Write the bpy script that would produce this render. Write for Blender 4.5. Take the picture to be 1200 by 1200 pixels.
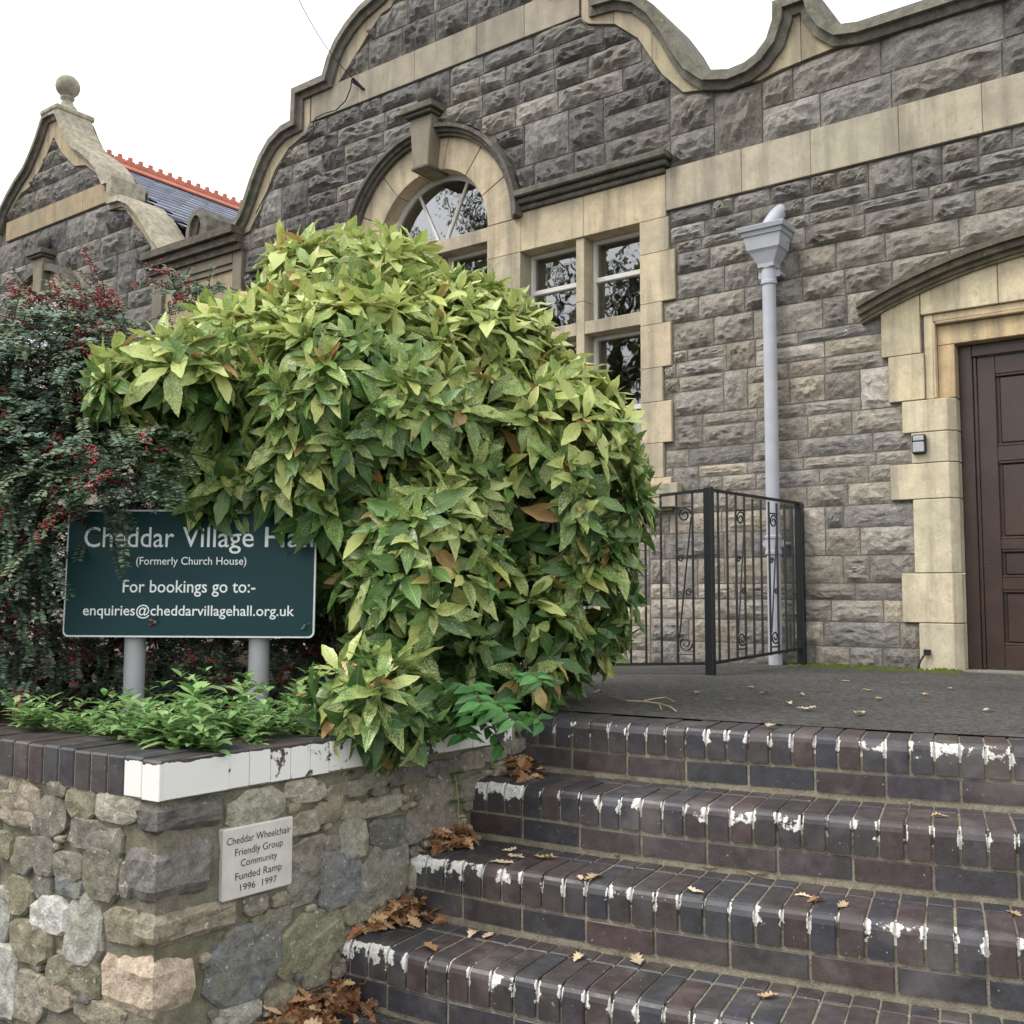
import bpy, bmesh, math, random
import numpy as np
from mathutils import Vector, Matrix, noise as mnoise
random.seed(7)
for o in list(bpy.data.objects): bpy.data.objects.remove(o)
sc = bpy.context.scene
COL = sc.collection
# ------------------------------------------------------------------ camera
# world frame: X along the hall facade (right +), Y into the building, Z up, z=0 is the top tread
F_PX, PITCH, ROLL, EYE, PHI = 1200.0, .0782, .0024, .479, .6398
def c2w(v):
    c, s = math.cos(PHI), math.sin(PHI)
    return Vector((v[0]*c - v[1]*s, v[0]*s + v[1]*c, v[2]))
_F = Vector((0, math.cos(PITCH), math.sin(PITCH))); _R = Vector((1, 0, 0)); _U = _R.cross(_F)
_R2 = math.cos(ROLL)*_R + math.sin(ROLL)*_U; _U2 = -math.sin(ROLL)*_R + math.cos(ROLL)*_U
CF, CR, CU = c2w(_F), c2w(_R2), c2w(_U2)
EYEP = Vector((0, 0, EYE))
cam = bpy.data.cameras.new('camera'); camo = bpy.data.objects.new('camera', cam); COL.objects.link(camo)
cam.sensor_width = 36; cam.lens = 36*F_PX/1200; cam.clip_start = .05; cam.clip_end = 900
m = Matrix((CR, CU, -CF)).transposed().to_4x4(); m.translation = EYEP; camo.matrix_world = m
sc.camera = camo
sc.render.resolution_x = sc.render.resolution_y = 1024
def ray(x, y): return CF*F_PX + CR*(x-600) + CU*(600-y)
def onz(x, y, z): d = ray(x, y); return EYEP + d*((z-EYE)/d.z)
def ony(x, y, Y): d = ray(x, y); return EYEP + d*(Y/d.y)
def onplane(x, y, p, n): d = ray(x, y); return EYEP + d*((p-EYEP).dot(n)/d.dot(n))
def atd(x, y, dist):
    d = ray(x, y); return EYEP + d*(dist/d.dot(CF))
def cw(X, d, z): return c2w((X, d, z))
def topix(P):
    v = P-EYEP; z = v.dot(CF); return 600+F_PX*v.dot(CR)/z, 600-F_PX*v.dot(CU)/z, z
# ------------------------------------------------------------------ world and sun: white overcast
SUN_EL, SUN_AZ = math.radians(52), math.radians(215)     # azimuth measured from +Y clockwise
w = bpy.data.worlds.new('World'); sc.world = w; w.use_nodes = True
nt = w.node_tree; nt.nodes.clear()
sky = nt.nodes.new('ShaderNodeTexSky'); sky.sky_type = 'NISHITA'; sky.sun_disc = False
sky.sun_elevation = SUN_EL; sky.sun_rotation = SUN_AZ; sky.dust_density = 6; sky.air_density = 1; sky.ozone_density = 1
hs = nt.nodes.new('ShaderNodeHueSaturation'); hs.inputs['Saturation'].default_value = .10
mx = nt.nodes.new('ShaderNodeMix'); mx.data_type = 'RGBA'; mx.inputs['Factor'].default_value = .75
mx.inputs['B'].default_value = (9.6, 9.75, 10.0, 1)      # even cloud deck, scaled by the strength below
bg = nt.nodes.new('ShaderNodeBackground'); bg.inputs['Strength'].default_value = .12
wo = nt.nodes.new('ShaderNodeOutputWorld')
nt.links.new(sky.outputs[0], hs.inputs['Color']); nt.links.new(hs.outputs[0], mx.inputs['A'])
nt.links.new(mx.outputs['Result'], bg.inputs['Color']); nt.links.new(bg.outputs[0], wo.inputs['Surface'])
sl = bpy.data.lights.new('sun', 'SUN'); sl.energy = 1.3; sl.angle = math.radians(22); sl.color = (1, .97, .92)
so = bpy.data.objects.new('sun', sl); COL.objects.link(so)
sd = Vector((math.sin(SUN_AZ)*math.cos(SUN_EL), math.cos(SUN_AZ)*math.cos(SUN_EL), math.sin(SUN_EL)))
so.rotation_euler = (-sd).to_track_quat('-Z', 'Y').to_euler(); so.location = sd*30
vs = sc.view_settings; vs.view_transform = 'Standard'; vs.look = 'None'; vs.exposure = .80; vs.gamma = 1; vs.use_curve_mapping = False

# ------------------------------------------------------------------ helpers
def lin(*c):
    f = lambda u: (u/255)/12.92 if u/255 <= .04045 else (((u/255)+.055)/1.055)**2.4
    return tuple(f(u) for u in c[:3]) + ((c[3],) if len(c) > 3 else (1.0,))
def jit(c, a, rnd=random):
    k = 1 + rnd.uniform(-a, a)
    return tuple(max(0, c[i]*k*(1+rnd.uniform(-a, a)*.25)) for i in range(3)) + (c[3] if len(c) > 3 else 1,)
ROOT = {}
def tag(o, label, cat, group=None):
    o['label'] = label; o['category'] = cat
    if group: o['group'] = group
    return o
def empty(name, loc, label=None, cat=None, group=None):
    o = bpy.data.objects.new(name, None); COL.objects.link(o); o.location = loc; o.empty_display_size = .1
    ROOT[o.name] = Vector(loc)
    if label: tag(o, label, cat, group)
    return o
def link(o, parent=None):
    COL.objects.link(o)
    if parent:
        o.parent = parent
        if parent.name in ROOT: o.matrix_parent_inverse = Matrix.Translation(-ROOT[parent.name])
        else: o.matrix_parent_inverse = PINV.get(parent.name, Matrix.Identity(4))
    return o
PINV = {}
class MB:
    def __init__(s): s.v = []; s.f = []; s.mi = []; s.cur = 0; s.col = []; s.cc = None; s.uv = []
    def add(s, vs_, fs, cols=None):
        n = len(s.v); s.v += [tuple(p) for p in vs_]
        s.f += [tuple(i+n for i in f) for f in fs]; s.mi += [s.cur]*len(fs)
        if s.cc is not None: s.col += [s.cc]*len(vs_)
    def quad(s, a, b, c, d): s.add([a, b, c, d], [(0, 1, 2, 3)])
    def box(s, x0, x1, y0, y1, z0, z1):
        s.add([(x0,y0,z0),(x1,y0,z0),(x1,y1,z0),(x0,y1,z0),(x0,y0,z1),(x1,y0,z1),(x1,y1,z1),(x0,y1,z1)],
              [(0,3,2,1),(4,5,6,7),(0,1,5,4),(1,2,6,5),(2,3,7,6),(3,0,4,7)])
    def prism(s, poly, y0, y1):           # poly of (x,z), extruded in y
        n = len(poly)
        s.add([(x, y0, z) for x, z in poly]+[(x, y1, z) for x, z in poly],
              [tuple(range(n)), tuple(range(2*n-1, n-1, -1))]+[(i, i+n, (i+1) % n+n, (i+1) % n) for i in range(n)])
    def tube(s, path, r, n=8, caps=True):
        path = [Vector(p) for p in path]; rings = []
        rr = r if isinstance(r, (list, tuple)) else [r]*len(path)
        ref = Vector((0, 0, 1))
        t0 = (path[1]-path[0]).normalized()
        if abs(t0.dot(ref)) > .95: ref = Vector((1, 0, 0))
        u = t0.cross(ref).normalized()
        vs_ = []
        for i, p in enumerate(path):
            t = (path[min(i+1, len(path)-1)]-path[max(i-1, 0)]).normalized()
            u = (u - t*u.dot(t)).normalized(); b = t.cross(u)
            vs_ += [p+(u*math.cos(2*math.pi*k/n)+b*math.sin(2*math.pi*k/n))*rr[i] for k in range(n)]
        fs = []
        for i in range(len(path)-1):
            for k in range(n):
                fs.append((i*n+k, i*n+(k+1) % n, (i+1)*n+(k+1) % n, (i+1)*n+k))
        if caps: fs += [tuple(range(n-1, -1, -1)), tuple(range((len(path)-1)*n, len(path)*n))]
        s.add(vs_, fs)
    def lathe(s, prof, c, n=16):
        c = Vector(c); vs_ = []
        for r, z in prof: vs_ += [c+Vector((r*math.cos(2*math.pi*k/n), r*math.sin(2*math.pi*k/n), z)) for k in range(n)]
        fs = [(i*n+k, i*n+(k+1) % n, (i+1)*n+(k+1) % n, (i+1)*n+k) for i in range(len(prof)-1) for k in range(n)]
        fs += [tuple(range(n-1, -1, -1)), tuple(range((len(prof)-1)*n, len(prof)*n))]
        s.add(vs_, fs)
    def mesh(s, name, mats, smooth=False, bevel=0, recalc=True):
        me = bpy.data.meshes.new(name); me.from_pydata(s.v, [], s.f)
        for mm in (mats if isinstance(mats, (list, tuple)) else [mats]): me.materials.append(mm)
        if len(set(s.mi)) > 1: me.polygons.foreach_set('material_index', s.mi)
        if s.col:
            a = me.color_attributes.new('lcol', 'FLOAT_COLOR', 'POINT'); a.data.foreach_set('color', [x for c in s.col for x in c])
        if s.uv:
            a = me.attributes.new('luv', 'FLOAT_VECTOR', 'POINT'); a.data.foreach_set('vector', [x for c in s.uv for x in c])
        if recalc or bevel:
            bm = bmesh.new(); bm.from_mesh(me)
            if recalc: bmesh.ops.recalc_face_normals(bm, faces=bm.faces)
            if bevel:
                es = [e for e in bm.edges if len(e.link_faces) == 2 and e.calc_face_angle(0) > .5]
                bmesh.ops.bevel(bm, geom=es, offset=bevel, segments=1, affect='EDGES', clamp_overlap=True)
            bm.to_mesh(me); bm.free()
        if smooth: me.polygons.foreach_set('use_smooth', [True]*len(me.polygons))
        me.update(); return me
    def build(s, name, mats, parent=None, smooth=False, bevel=0, color=None, recalc=True):
        o = bpy.data.objects.new(name, s.mesh(name, mats, smooth, bevel, recalc))
        if color: o.color = color
        return link(o, parent)
def inst(name, me, parent, M, color=None):
    o = bpy.data.objects.new(name, me)
    if color: o.color = color
    link(o, parent); o.matrix_basis = M
    return o
def smooth_angle(o, ang=.6):
    me = o.data
    bm = bmesh.new(); bm.from_mesh(me)
    for f in bm.faces: f.smooth = True
    for e in bm.edges: e.smooth = not (len(e.link_faces) == 2 and e.calc_face_angle(0) > ang)
    bm.to_mesh(me); bm.free()

# ------------------------------------------------------------------ materials
class Mt:
    def __init__(s, name, rough=.8, spec=.3):
        s.m = bpy.data.materials.new(name); s.m.use_nodes = True; s.t = s.m.node_tree
        s.b = s.t.nodes['Principled BSDF']; s.b.inputs['Roughness'].default_value = rough; s.b.inputs['Specular IOR Level'].default_value = spec
        s.out = s.t.nodes['Material Output']
    def n(s, ty, **kw):
        nd = s.t.nodes.new('ShaderNode'+ty)
        for k, v in kw.items():
            if hasattr(nd, k) and k not in nd.inputs: setattr(nd, k, v)
            else: s.set(nd.inputs[k], v)
        return nd
    def set(s, inp, v):
        if hasattr(v, 'is_output') or isinstance(v, bpy.types.NodeSocket): s.t.links.new(v, inp)
        else: inp.default_value = v[:3] if (inp.type == 'VECTOR' and isinstance(v, tuple)) else v
    def pos(s): return s.n('NewGeometry').outputs['Position']
    def obj(s): return s.n('TexCoord').outputs['Object']
    def ocol(s): return s.n('ObjectInfo').outputs['Color']
    def attr(s, nm): return s.n('Attribute', attribute_name=nm)
    def noise(s, vec, scale, detail=4, rough=.5, col=False):
        nd = s.n('TexNoise', Vector=vec, Scale=scale, Detail=detail, Roughness=rough); return nd.outputs['Color' if col else 'Fac']
    def voro(s, vec, scale, out='Distance', feature='F1'):
        nd = s.n('TexVoronoi', feature=feature); s.set(nd.inputs['Vector'], vec); s.set(nd.inputs['Scale'], scale); return nd.outputs[out]
    def math(s, op, a, b=0.0, clamp=False):
        nd = s.t.nodes.new('ShaderNodeMath'); nd.operation = op; nd.use_clamp = clamp; s.set(nd.inputs[0], a); s.set(nd.inputs[1], b); return nd.outputs[0]
    def ramp(s, v, a, b, lo=0.0, hi=1.0):
        nd = s.n('MapRange'); s.set(nd.inputs['Value'], v)
        for k, x in (('From Min', a), ('From Max', b), ('To Min', lo), ('To Max', hi)): s.set(nd.inputs[k], x)
        return nd.outputs[0]
    def mix(s, fac, a, b, blend='MIX'):
        nd = s.t.nodes.new('ShaderNodeMix'); nd.data_type = 'RGBA'; nd.blend_type = blend
        s.set(nd.inputs['Factor'], fac); s.set(nd.inputs['A'], a); s.set(nd.inputs['B'], b); return nd.outputs['Result']
    def scale(s, vec, k):
        nd = s.n('VectorMath', operation='MULTIPLY'); s.set(nd.inputs[0], vec); nd.inputs[1].default_value = k; return nd.outputs[0]
    def addv(s, vec, v):
        nd = s.n('VectorMath', operation='ADD'); s.set(nd.inputs[0], vec); s.set(nd.inputs[1], v); return nd.outputs[0]
    def sep(s, vec):
        nd = s.n('SeparateXYZ'); s.set(nd.inputs[0], vec); return nd.outputs
    def mul(s, c, f): # colour * scalar
        nd = s.n('VectorMath', operation='SCALE'); s.set(nd.inputs[0], c); s.set(nd.inputs['Scale'], f); return nd.outputs[0]
    def col(s, c): s.set(s.b.inputs['Base Color'], c); return s
    def bump(s, h, strength=.5, dist=.01):
        nd = s.n('Bump'); s.set(nd.inputs['Height'], h); nd.inputs['Strength'].default_value = strength; nd.inputs['Distance'].default_value = dist
        s.set(s.b.inputs['Normal'], nd.outputs[0]); return s
def m_plain(name, c, rough=.6, spec=.4, var=.12, sc_=8, bump=.0, metal=0):
    t = Mt(name, rough, spec); p = t.pos()
    n = t.noise(p, sc_, 6, .6)
    t.col(t.mul(c, t.ramp(n, .25, .75, 1-var, 1+var))); t.b.inputs['Metallic'].default_value = metal
    if bump: t.bump(t.noise(p, sc_*12, 4, .6), bump, .004)
    return t.m
def m_rock(name, attr=False):
    t = Mt(name, .9, .2); p = t.pos(); c = t.attr('lcol').outputs['Color'] if attr else t.ocol()
    big = t.noise(p, 2.2, 3); mid = t.noise(p, 20, 9, .72); fine = t.noise(p, 85, 5, .7)
    k = t.math('MULTIPLY', t.ramp(mid, .28, .72, .55, 1.5), t.ramp(fine, .25, .75, .75, 1.25))
    col = t.mul(c, k)
    col = t.mix(t.math('MULTIPLY', t.ramp(big, .5, .72), .30), col, lin(140, 132, 118))           # brown iron tint
    streak = t.noise(t.scale(p, (9, 9, .9)), 1.0, 5, .6)
    col = t.mix(t.math('MULTIPLY', t.ramp(streak, .52, .75), .30), col, lin(176, 170, 160))       # lime wash streaks
    sp = t.noise(p, 34, 3, .5); lich = t.ramp(sp, .70, .74)
    col = t.mix(t.math('MULTIPLY', lich, .75), col, lin(190, 184, 172))
    t.col(col)
    v = t.voro(t.addv(p, t.mul(t.noise(p, 6, 3, .6, True), .08)), 15)
    h = t.math('ADD', t.math('MULTIPLY', mid, 1.0), t.math('MULTIPLY', v, .55)); h = t.math('ADD', h, t.math('MULTIPLY', fine, .35))
    t.bump(h, .9, .020); return t.m
def m_ashlar(name):
    t = Mt(name, .88, .2); p = t.pos(); c = t.ocol()
    big = t.noise(p, 1.7, 4, .6); mid = t.noise(p, 9, 7, .65); fine = t.noise(p, 90, 4, .6)
    col = t.mul(c, t.math('MULTIPLY', t.ramp(mid, .3, .7, .84, 1.14), t.ramp(fine, .3, .7, .92, 1.08)))
    st = t.noise(t.scale(p, (7, 7, .7)), 1.0, 6, .65)
    col = t.mix(t.math('MULTIPLY', t.ramp(st, .46, .68), .62), col, lin(104, 99, 90))             # soot streaks
    col = t.mix(t.math('MULTIPLY', t.ramp(big, .48, .68), .5), col, lin(134, 128, 116)); col = t.mix(t.math('MULTIPLY', t.ramp(t.noise(p, 24, 6, .7), .56, .70), .35), col, lin(110, 104, 94))
    sp = t.ramp(t.noise(p, 30, 3, .5), .70, .735); col = t.mix(t.math('MULTIPLY', sp, .6), col, lin(205, 198, 180))
    t.col(col); t.bump(t.math('ADD', mid, t.math('MULTIPLY', fine, .5)), .35, .008); return t.m
def m_brick(name, paint=0):
    # local axes: x across the brick (+-.0325), y depth (front = 0), z down from 0; object colour alpha sets how much paint is left
    t = Mt(name, .42, .45); o = t.obj(); oi = t.n('ObjectInfo'); c = oi.outputs['Color']
    off = t.math('MULTIPLY', oi.outputs['Random'], 60.0)
    q = t.addv(o, off)
    n1 = t.noise(q, 20, 6, .6); n2 = t.noise(q, 160, 3, .6)
    col = t.mul(c, t.math('MULTIPLY', t.ramp(n1, .3, .7, .78, 1.25), t.ramp(n2, .3, .7, .88, 1.14)))
    big = t.noise(t.pos(), 5, 4, .6)
    col = t.mix(t.math('MULTIPLY', t.ramp(big, .52, .75), .30), col, lin(140, 134, 128))          # dust and lime bloom
    spk = t.ramp(t.noise(q, 110, 2, .5), .735, .76); col = t.mix(t.math('MULTIPLY', spk, .7), col, lin(190, 188, 182))
    rough = t.ramp(n1, .3, .7, .34, .6)
    h = t.math('ADD', t.math('MULTIPLY', n1, .6), t.math('MULTIPLY', n2, .3))
    if paint:
        x, y, z = t.sep(o)
        edge = t.math('POWER', t.math('MULTIPLY', t.math('ABSOLUTE', x), 1/.0325), 5.0)
        pn = t.noise(t.pos(), 26, 7, .66); pn2 = t.noise(t.pos(), 5, 3, .5)
        al = t.math('SUBTRACT', oi.outputs['Alpha'], .4)
        if paint == 1:
            s = t.math('ADD', t.math('MULTIPLY', pn, 1.75), t.math('MULTIPLY', edge, .56)); s = t.math('ADD', s, t.math('MULTIPLY', pn2, .9)); s = t.math('ADD', s, al)
            lowz = t.ramp(t.math('ADD', z, t.math('MULTIPLY', t.math('SUBTRACT', pn, .5), .16)), -.070, -.035, -1.6, 0)
            bk = t.ramp(y, .012, .034, 0, -1.7)
            s = t.math('ADD', t.math('ADD', s, lowz), bk)
            mask = t.ramp(s, 1.63, 1.71); mask = t.math('MULTIPLY', mask, t.ramp(t.noise(t.pos(), 120, 3, .6), .30, .42, .25, 1.0))
        else:
            s = t.math('ADD', t.math('MULTIPLY', pn, .7), t.math('MULTIPLY', pn2, 1.1)); s = t.math('ADD', s, al)
            top = t.ramp(t.math('ADD', z, t.math('MULTIPLY', pn, .030)), .002, .012, 0, -2.0)
            s = t.math('ADD', s, top)
            mask = t.ramp(s, .98, 1.02)
        dirt = t.noise(q, 60, 4, .6)
        col = t.mix(mask, col, t.mix(t.ramp(dirt, *((.45, .75) if paint == 1 else (.62, .95))), lin(222, 221, 215), lin(182, 176, 164)))
        rough = t.math('ADD', rough, t.math('MULTIPLY', mask, .25))
        h = t.math('ADD', h, t.math('MULTIPLY', mask, .7))
    t.set(t.b.inputs['Roughness'], rough); t.col(col); t.bump(h, .45, .003); return t.m
def m_leaf(name, attr=False, gloss=.36, spk=True, trans=.22):
    # leaf colour from object colour / 'lcol'; alpha = amount of yellow speckle; 'luv' = (along, across, seed)
    t = Mt(name, gloss, .45)
    a = t.attr('luv'); uv = a.outputs['Vector']; al_, ac, sd_ = t.sep(uv)
    if attr: at = t.attr('lcol'); c = at.outputs['Color']; amt = t.math('SUBTRACT', at.outputs['Alpha'], .4); seed = uv
    else:
        oi = t.n('ObjectInfo'); c = oi.outputs['Color']; amt = t.math('SUBTRACT', oi.outputs['Alpha'], .4); seed = t.addv(uv, t.math('MULTIPLY', oi.outputs['Random'], 40.0))
    col = t.mul(c, t.ramp(t.noise(seed, 4, 4, .6), .3, .7, .8, 1.22))
    if spk:
        s1 = t.noise(seed, 24, 3, .65); s2 = t.noise(seed, 4, 3, .6)
        s = t.math('ADD', t.math('MULTIPLY', s1, 1.25), t.math('MULTIPLY', s2, .35)); s = t.math('ADD', s, amt)
        mask = t.ramp(s, 1.02, 1.16)
        col = t.mix(t.math('MULTIPLY', mask, .82), col, lin(200, 206, 130))
    rib = t.ramp(t.math('ABSOLUTE', ac), .0, .035, 1, 0); col = t.mix(t.math('MULTIPLY', rib, .35), col, lin(176, 186, 112))
    t.col(col)
    vein = t.n('TexWave', wave_type='BANDS'); t.set(vein.inputs['Vector'], t.addv(t.scale(uv, (1, 0, 0)), t.scale(uv, (0, 0, 0)))); vein.inputs['Scale'].default_value = 3.2; vein.inputs['Distortion'].default_value = 1
    t.bump(t.math('ADD', t.math('MULTIPLY', vein.outputs['Fac'], .4), rib), .25, .004)
    tr = t.n('BsdfTranslucent', Color=t.mul(col, 1.15)); ms = t.n('MixShader'); ms.inputs[0].default_value = trans
    t.t.links.new(t.b.outputs[0], ms.inputs[1]); t.t.links.new(tr.outputs[0], ms.inputs[2]); t.t.links.new(ms.outputs[0], t.out.inputs[0])
    return t.m
def m_asphalt():
    t = Mt('tarmac', .85, .3); p = t.pos()
    f = t.noise(p, 220, 3, .7); v = t.voro(p, 150); b = t.noise(p, 1.3, 5, .6); mm = t.noise(p, 18, 4, .6)
    k = t.math('MULTIPLY', t.ramp(f, .3, .7, .55, 1.5), t.ramp(b, .3, .7, .8, 1.25))
    vc = t.voro(p, 75, 'Color'); col = t.mul(lin(74, 73, 70), t.math('MULTIPLY', t.math('MULTIPLY', k, t.ramp(mm, .3, .7, .85, 1.15)), t.ramp(t.sep(vc)[0], 0, 1, .55, 1.5)))
    sp = t.ramp(t.noise(p, 300, 1, .5), .70, .75); col = t.mix(t.math('MULTIPLY', sp, .5), col, lin(170, 166, 158))
    t.col(col); t.bump(t.math('SUBTRACT', t.math('MULTIPLY', f, .8), v), .9, .006); return t.m
def m_mortar(name, c, moss=.0, scale=1.0):
    t = Mt(name, .95, .1); p = t.pos()
    n = t.noise(p, 22*scale, 8, .7); f = t.noise(p, 140*scale, 4, .7); b = t.noise(p, 3.5, 4, .6)
    col = t.mul(c, t.math('MULTIPLY', t.ramp(n, .28, .72, .6, 1.35), t.ramp(f, .3, .7, .8, 1.2)))
    if moss: col = t.mix(t.math('MULTIPLY', t.ramp(b, .46, .66), moss), col, t.mul(lin(96, 100, 44), t.ramp(n, .3, .7, .6, 1.3)))
    t.col(col); t.bump(t.math('ADD', n, t.math('MULTIPLY', f, .4)), .9, .012); return t.m
def m_rubble(attr=False):
    t = Mt('rubble_limestone', .9, .2); p = t.pos(); c = t.attr('lcol').outputs['Color'] if attr else t.ocol()
    b = t.noise(p, 6, 4, .6); n = t.noise(p, 26, 9, .7); f = t.noise(p, 120, 4, .7)
    col = t.mul(c, t.math('MULTIPLY', t.ramp(n, .28, .72, .48, 1.5), t.ramp(f, .3, .7, .75, 1.25)))
    col = t.mix(t.math('MULTIPLY', t.ramp(b, .50, .68), .38), col, lin(122, 118, 86))            # algae
    li = t.ramp(t.noise(p, 42, 4, .6), .63, .68); col = t.mix(t.math('MULTIPLY', li, .7), col, lin(200, 196, 180))
    yl = t.math('MULTIPLY', t.ramp(t.noise(p, 9, 2, .5), .70, .74), t.ramp(n, .45, .6)); col = t.mix(t.math('MULTIPLY', yl, .7), col, lin(170, 128, 52))
    t.col(col); v = t.voro(p, 22)
    t.bump(t.math('ADD', t.math('ADD', n, t.math('MULTIPLY', v, .5)), t.math('MULTIPLY', f, .35)), 1.0, .014); return t.m
def m_dark_dress():
    t = Mt('weathered_dressing', .9, .2); p = t.pos(); c = t.ocol()
    n = t.noise(p, 12, 7, .65); f = t.noise(p, 80, 4, .6)
    col = t.mul(c, t.math('MULTIPLY', t.ramp(n, .3, .7, .6, 1.4), t.ramp(f, .3, .7, .85, 1.15)))
    li = t.ramp(t.noise(p, 26, 4, .6), .62, .68); col = t.mix(t.math('MULTIPLY', li, .5), col, lin(150, 142, 122))
    t.col(col); t.bump(t.math('ADD', n, t.math('MULTIPLY', f, .4)), .5, .008); return t.m
def m_glass():
    t = Mt('window_glass', .03, .5)
    fr = t.n('Fresnel', IOR=1.52); g = t.n('BsdfGlossy', Roughness=.02); g.inputs['Color'].default_value = (.95, .97, .98, 1); tr = t.n('BsdfTransparent')
    tr.inputs['Color'].default_value = (.55, .58, .58, 1)
    nn = t.noise(t.pos(), 5, 2, .4); bp = t.n('Bump'); t.set(bp.inputs['Height'], nn); bp.inputs['Strength'].default_value = .15; bp.inputs['Distance'].default_value = .01
    t.set(g.inputs['Normal'], bp.outputs[0])
    ms = t.n('MixShader'); t.set(ms.inputs[0], t.math('MULTIPLY', fr.outputs[0], 5.0, True))
    t.t.links.new(tr.outputs[0], ms.inputs[1]); t.t.links.new(g.outputs[0], ms.inputs[2]); t.t.links.new(ms.outputs[0], t.out.inputs[0]); return t.m
ROCK, ROCKA = m_rock('rock_faced_limestone'), m_rock('rock_faced_limestone_far', True)
ASH, DARK = m_ashlar('dressed_bath_stone'), m_dark_dress()
BRICK, BRICKP, BRICKC = m_brick('engineering_brick'), m_brick('painted_step_brick', 1), m_brick('painted_coping_brick', 2)
TAR = m_asphalt(); MORT = m_mortar('step_mortar', lin(136, 129, 113)); WMORT = m_mortar('hall_mortar', lin(116, 111, 103)); PMORT = m_mortar('lichen_mortar', lin(124, 119, 106), .36)
def m_paintmortar():
    t = Mt('painted_joint_mortar', .9, .15); p = t.pos(); n = t.noise(p, 22, 6, .65); f = t.noise(p, 140, 3, .6)
    col = t.mul(lin(98, 92, 82), t.math('MULTIPLY', t.ramp(n, .28, .72, .5, 1.3), t.ramp(f, .3, .7, .8, 1.2)))
    s_ = t.math('ADD', t.math('MULTIPLY', t.noise(p, 26, 5, .62), 1.3), t.math('MULTIPLY', t.noise(p, 5, 3, .5), .9))
    t.col(t.mix(t.ramp(s_, 1.02, 1.10), col, lin(214, 210, 200))); t.bump(t.math('ADD', n, f), .8, .006); return t.m
MORTP = m_paintmortar()
RUB, RUBA = m_rubble(), m_rubble(True); GLASS = m_glass()
LEAF, LEAFA = m_leaf('spotted_leaf', False, .32), m_leaf('spotted_leaf_mass', True, .32)
GLEAF, GLEAFA = m_leaf('green_leaf', False, .4, False), m_leaf('green_leaf_mass', True, .45, False)
SMALLA = m_leaf('small_leaf_mass', True, .5, False, .15)
DRYA, DRY = m_leaf('dry_leaf_mass', True, .7, False, .12), m_leaf('dry_leaf', False, .7, False, .12)
BARK = m_plain('bark', lin(66, 56, 44), .9, .2, .35, 25, .8); SOIL = m_mortar('soil', lin(52, 42, 32))
IRON = m_plain('black_railing_paint', lin(27, 29, 32), .38, .5, .15, 30, .15); GREYP = m_plain('grey_pipe_paint', lin(168, 170, 176), .45, .4, .12, 9, .2)
WHITE = m_plain('white_window_paint', lin(204, 202, 194), .5, .4, .08, 20, .1); DOORP = m_plain('brown_door_paint', lin(58, 41, 34), .36, .5, .28, 7, .25)
GREEN = m_plain('green_sign_face', lin(16, 58, 62), .5, .3, .06, 3); SIGNW = m_plain('white_sign_lettering', lin(238, 242, 242), .5, .4, .03); POSTG = m_plain('galvanised_post', lin(176, 178, 180), .45, .5, .10, 9, .1)
PLAQ = m_plain('pale_plaque_stone', lin(198, 194, 186), .7, .3, .14, 12, .3); INK = m_plain('black_plaque_lettering', lin(40, 38, 36), .7, .2, .1)
SLATE = m_plain('roof_slate', lin(150, 154, 166), .55, .4, .18, 5, .2); TERRA = m_plain('terracotta_ridge', lin(178, 112, 92), .8, .2, .2, 6, .3)
DIM = m_plain('interior_plaster', lin(92, 86, 78), .9, .1); CURT = m_plain('dusty_pink_curtain', lin(150, 108, 104), .9, .1, .15, 14)
BLACKP = m_plain('black_plastic', lin(30, 30, 32), .5, .4); SILV = m_plain('silver_cast_metal', lin(168, 170, 172), .4, .5, .08, 40, 0, .6)
BERRY = m_plain('red_berry', lin(150, 26, 44), .35, .5, .3, 50)

# ------------------------------------------------------------------ ground
ZG = -.815
def struct(o): o['kind'] = 'structure'; return o
b = MB(); b.quad((-220, -220, ZG), (220, -220, ZG), (220, 220, ZG), (-220, 220, ZG)); struct(b.build('road', TAR))
SC = c2w((5.233, 12.3768, 0)); R4, TREAD, DZ, SP = 9.8214, .2998, .2038, .075
A0 = [-.5501, -.5539, -.5586, -.5653]           # angle of the first joint of each step, in the camera-heading frame
def arc(R, a, z): return c2w((5.233+R*math.sin(a), 12.3768-R*math.cos(a), z))
WC, WE = cw(-.957, 2.835, 0), cw(.005, 3.99, 0)      # planter wall: street corner, inner end by the top step
WL = cw(-2.9, 4.06, 0)                              # street face runs off to the left
FY = 6.5                                            # hall facade plane
# landing: tarmac sheet behind the top nosing, dips with the ramp to the left
def land_z(x, y): return .004 + (0.012*max(0, min(1, (y-4.5)/2))) - .055*max(0, -2.75-x)*(1 if y > 4.2 else .0)
b = MB(); nx, ny = 40, 14; vs_ = []; fs = []
for j in range(ny+1):
    for i in range(nx+1):
        t = i/nx; a = -.575 + t*.75
        p0 = arc(R4-.213, a, 0); p1 = Vector((-7.4+t*11.5, FY+.06, 0)); p = p0.lerp(p1, j/ny)
        vs_.append((p.x, p.y, land_z(p.x, p.y)))
b.add(vs_, [(j*(nx+1)+i, j*(nx+1)+i+1, (j+1)*(nx+1)+i+1, (j+1)*(nx+1)+i) for j in range(ny) for i in range(nx)])
struct(b.build('landing_pavement', TAR))

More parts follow.
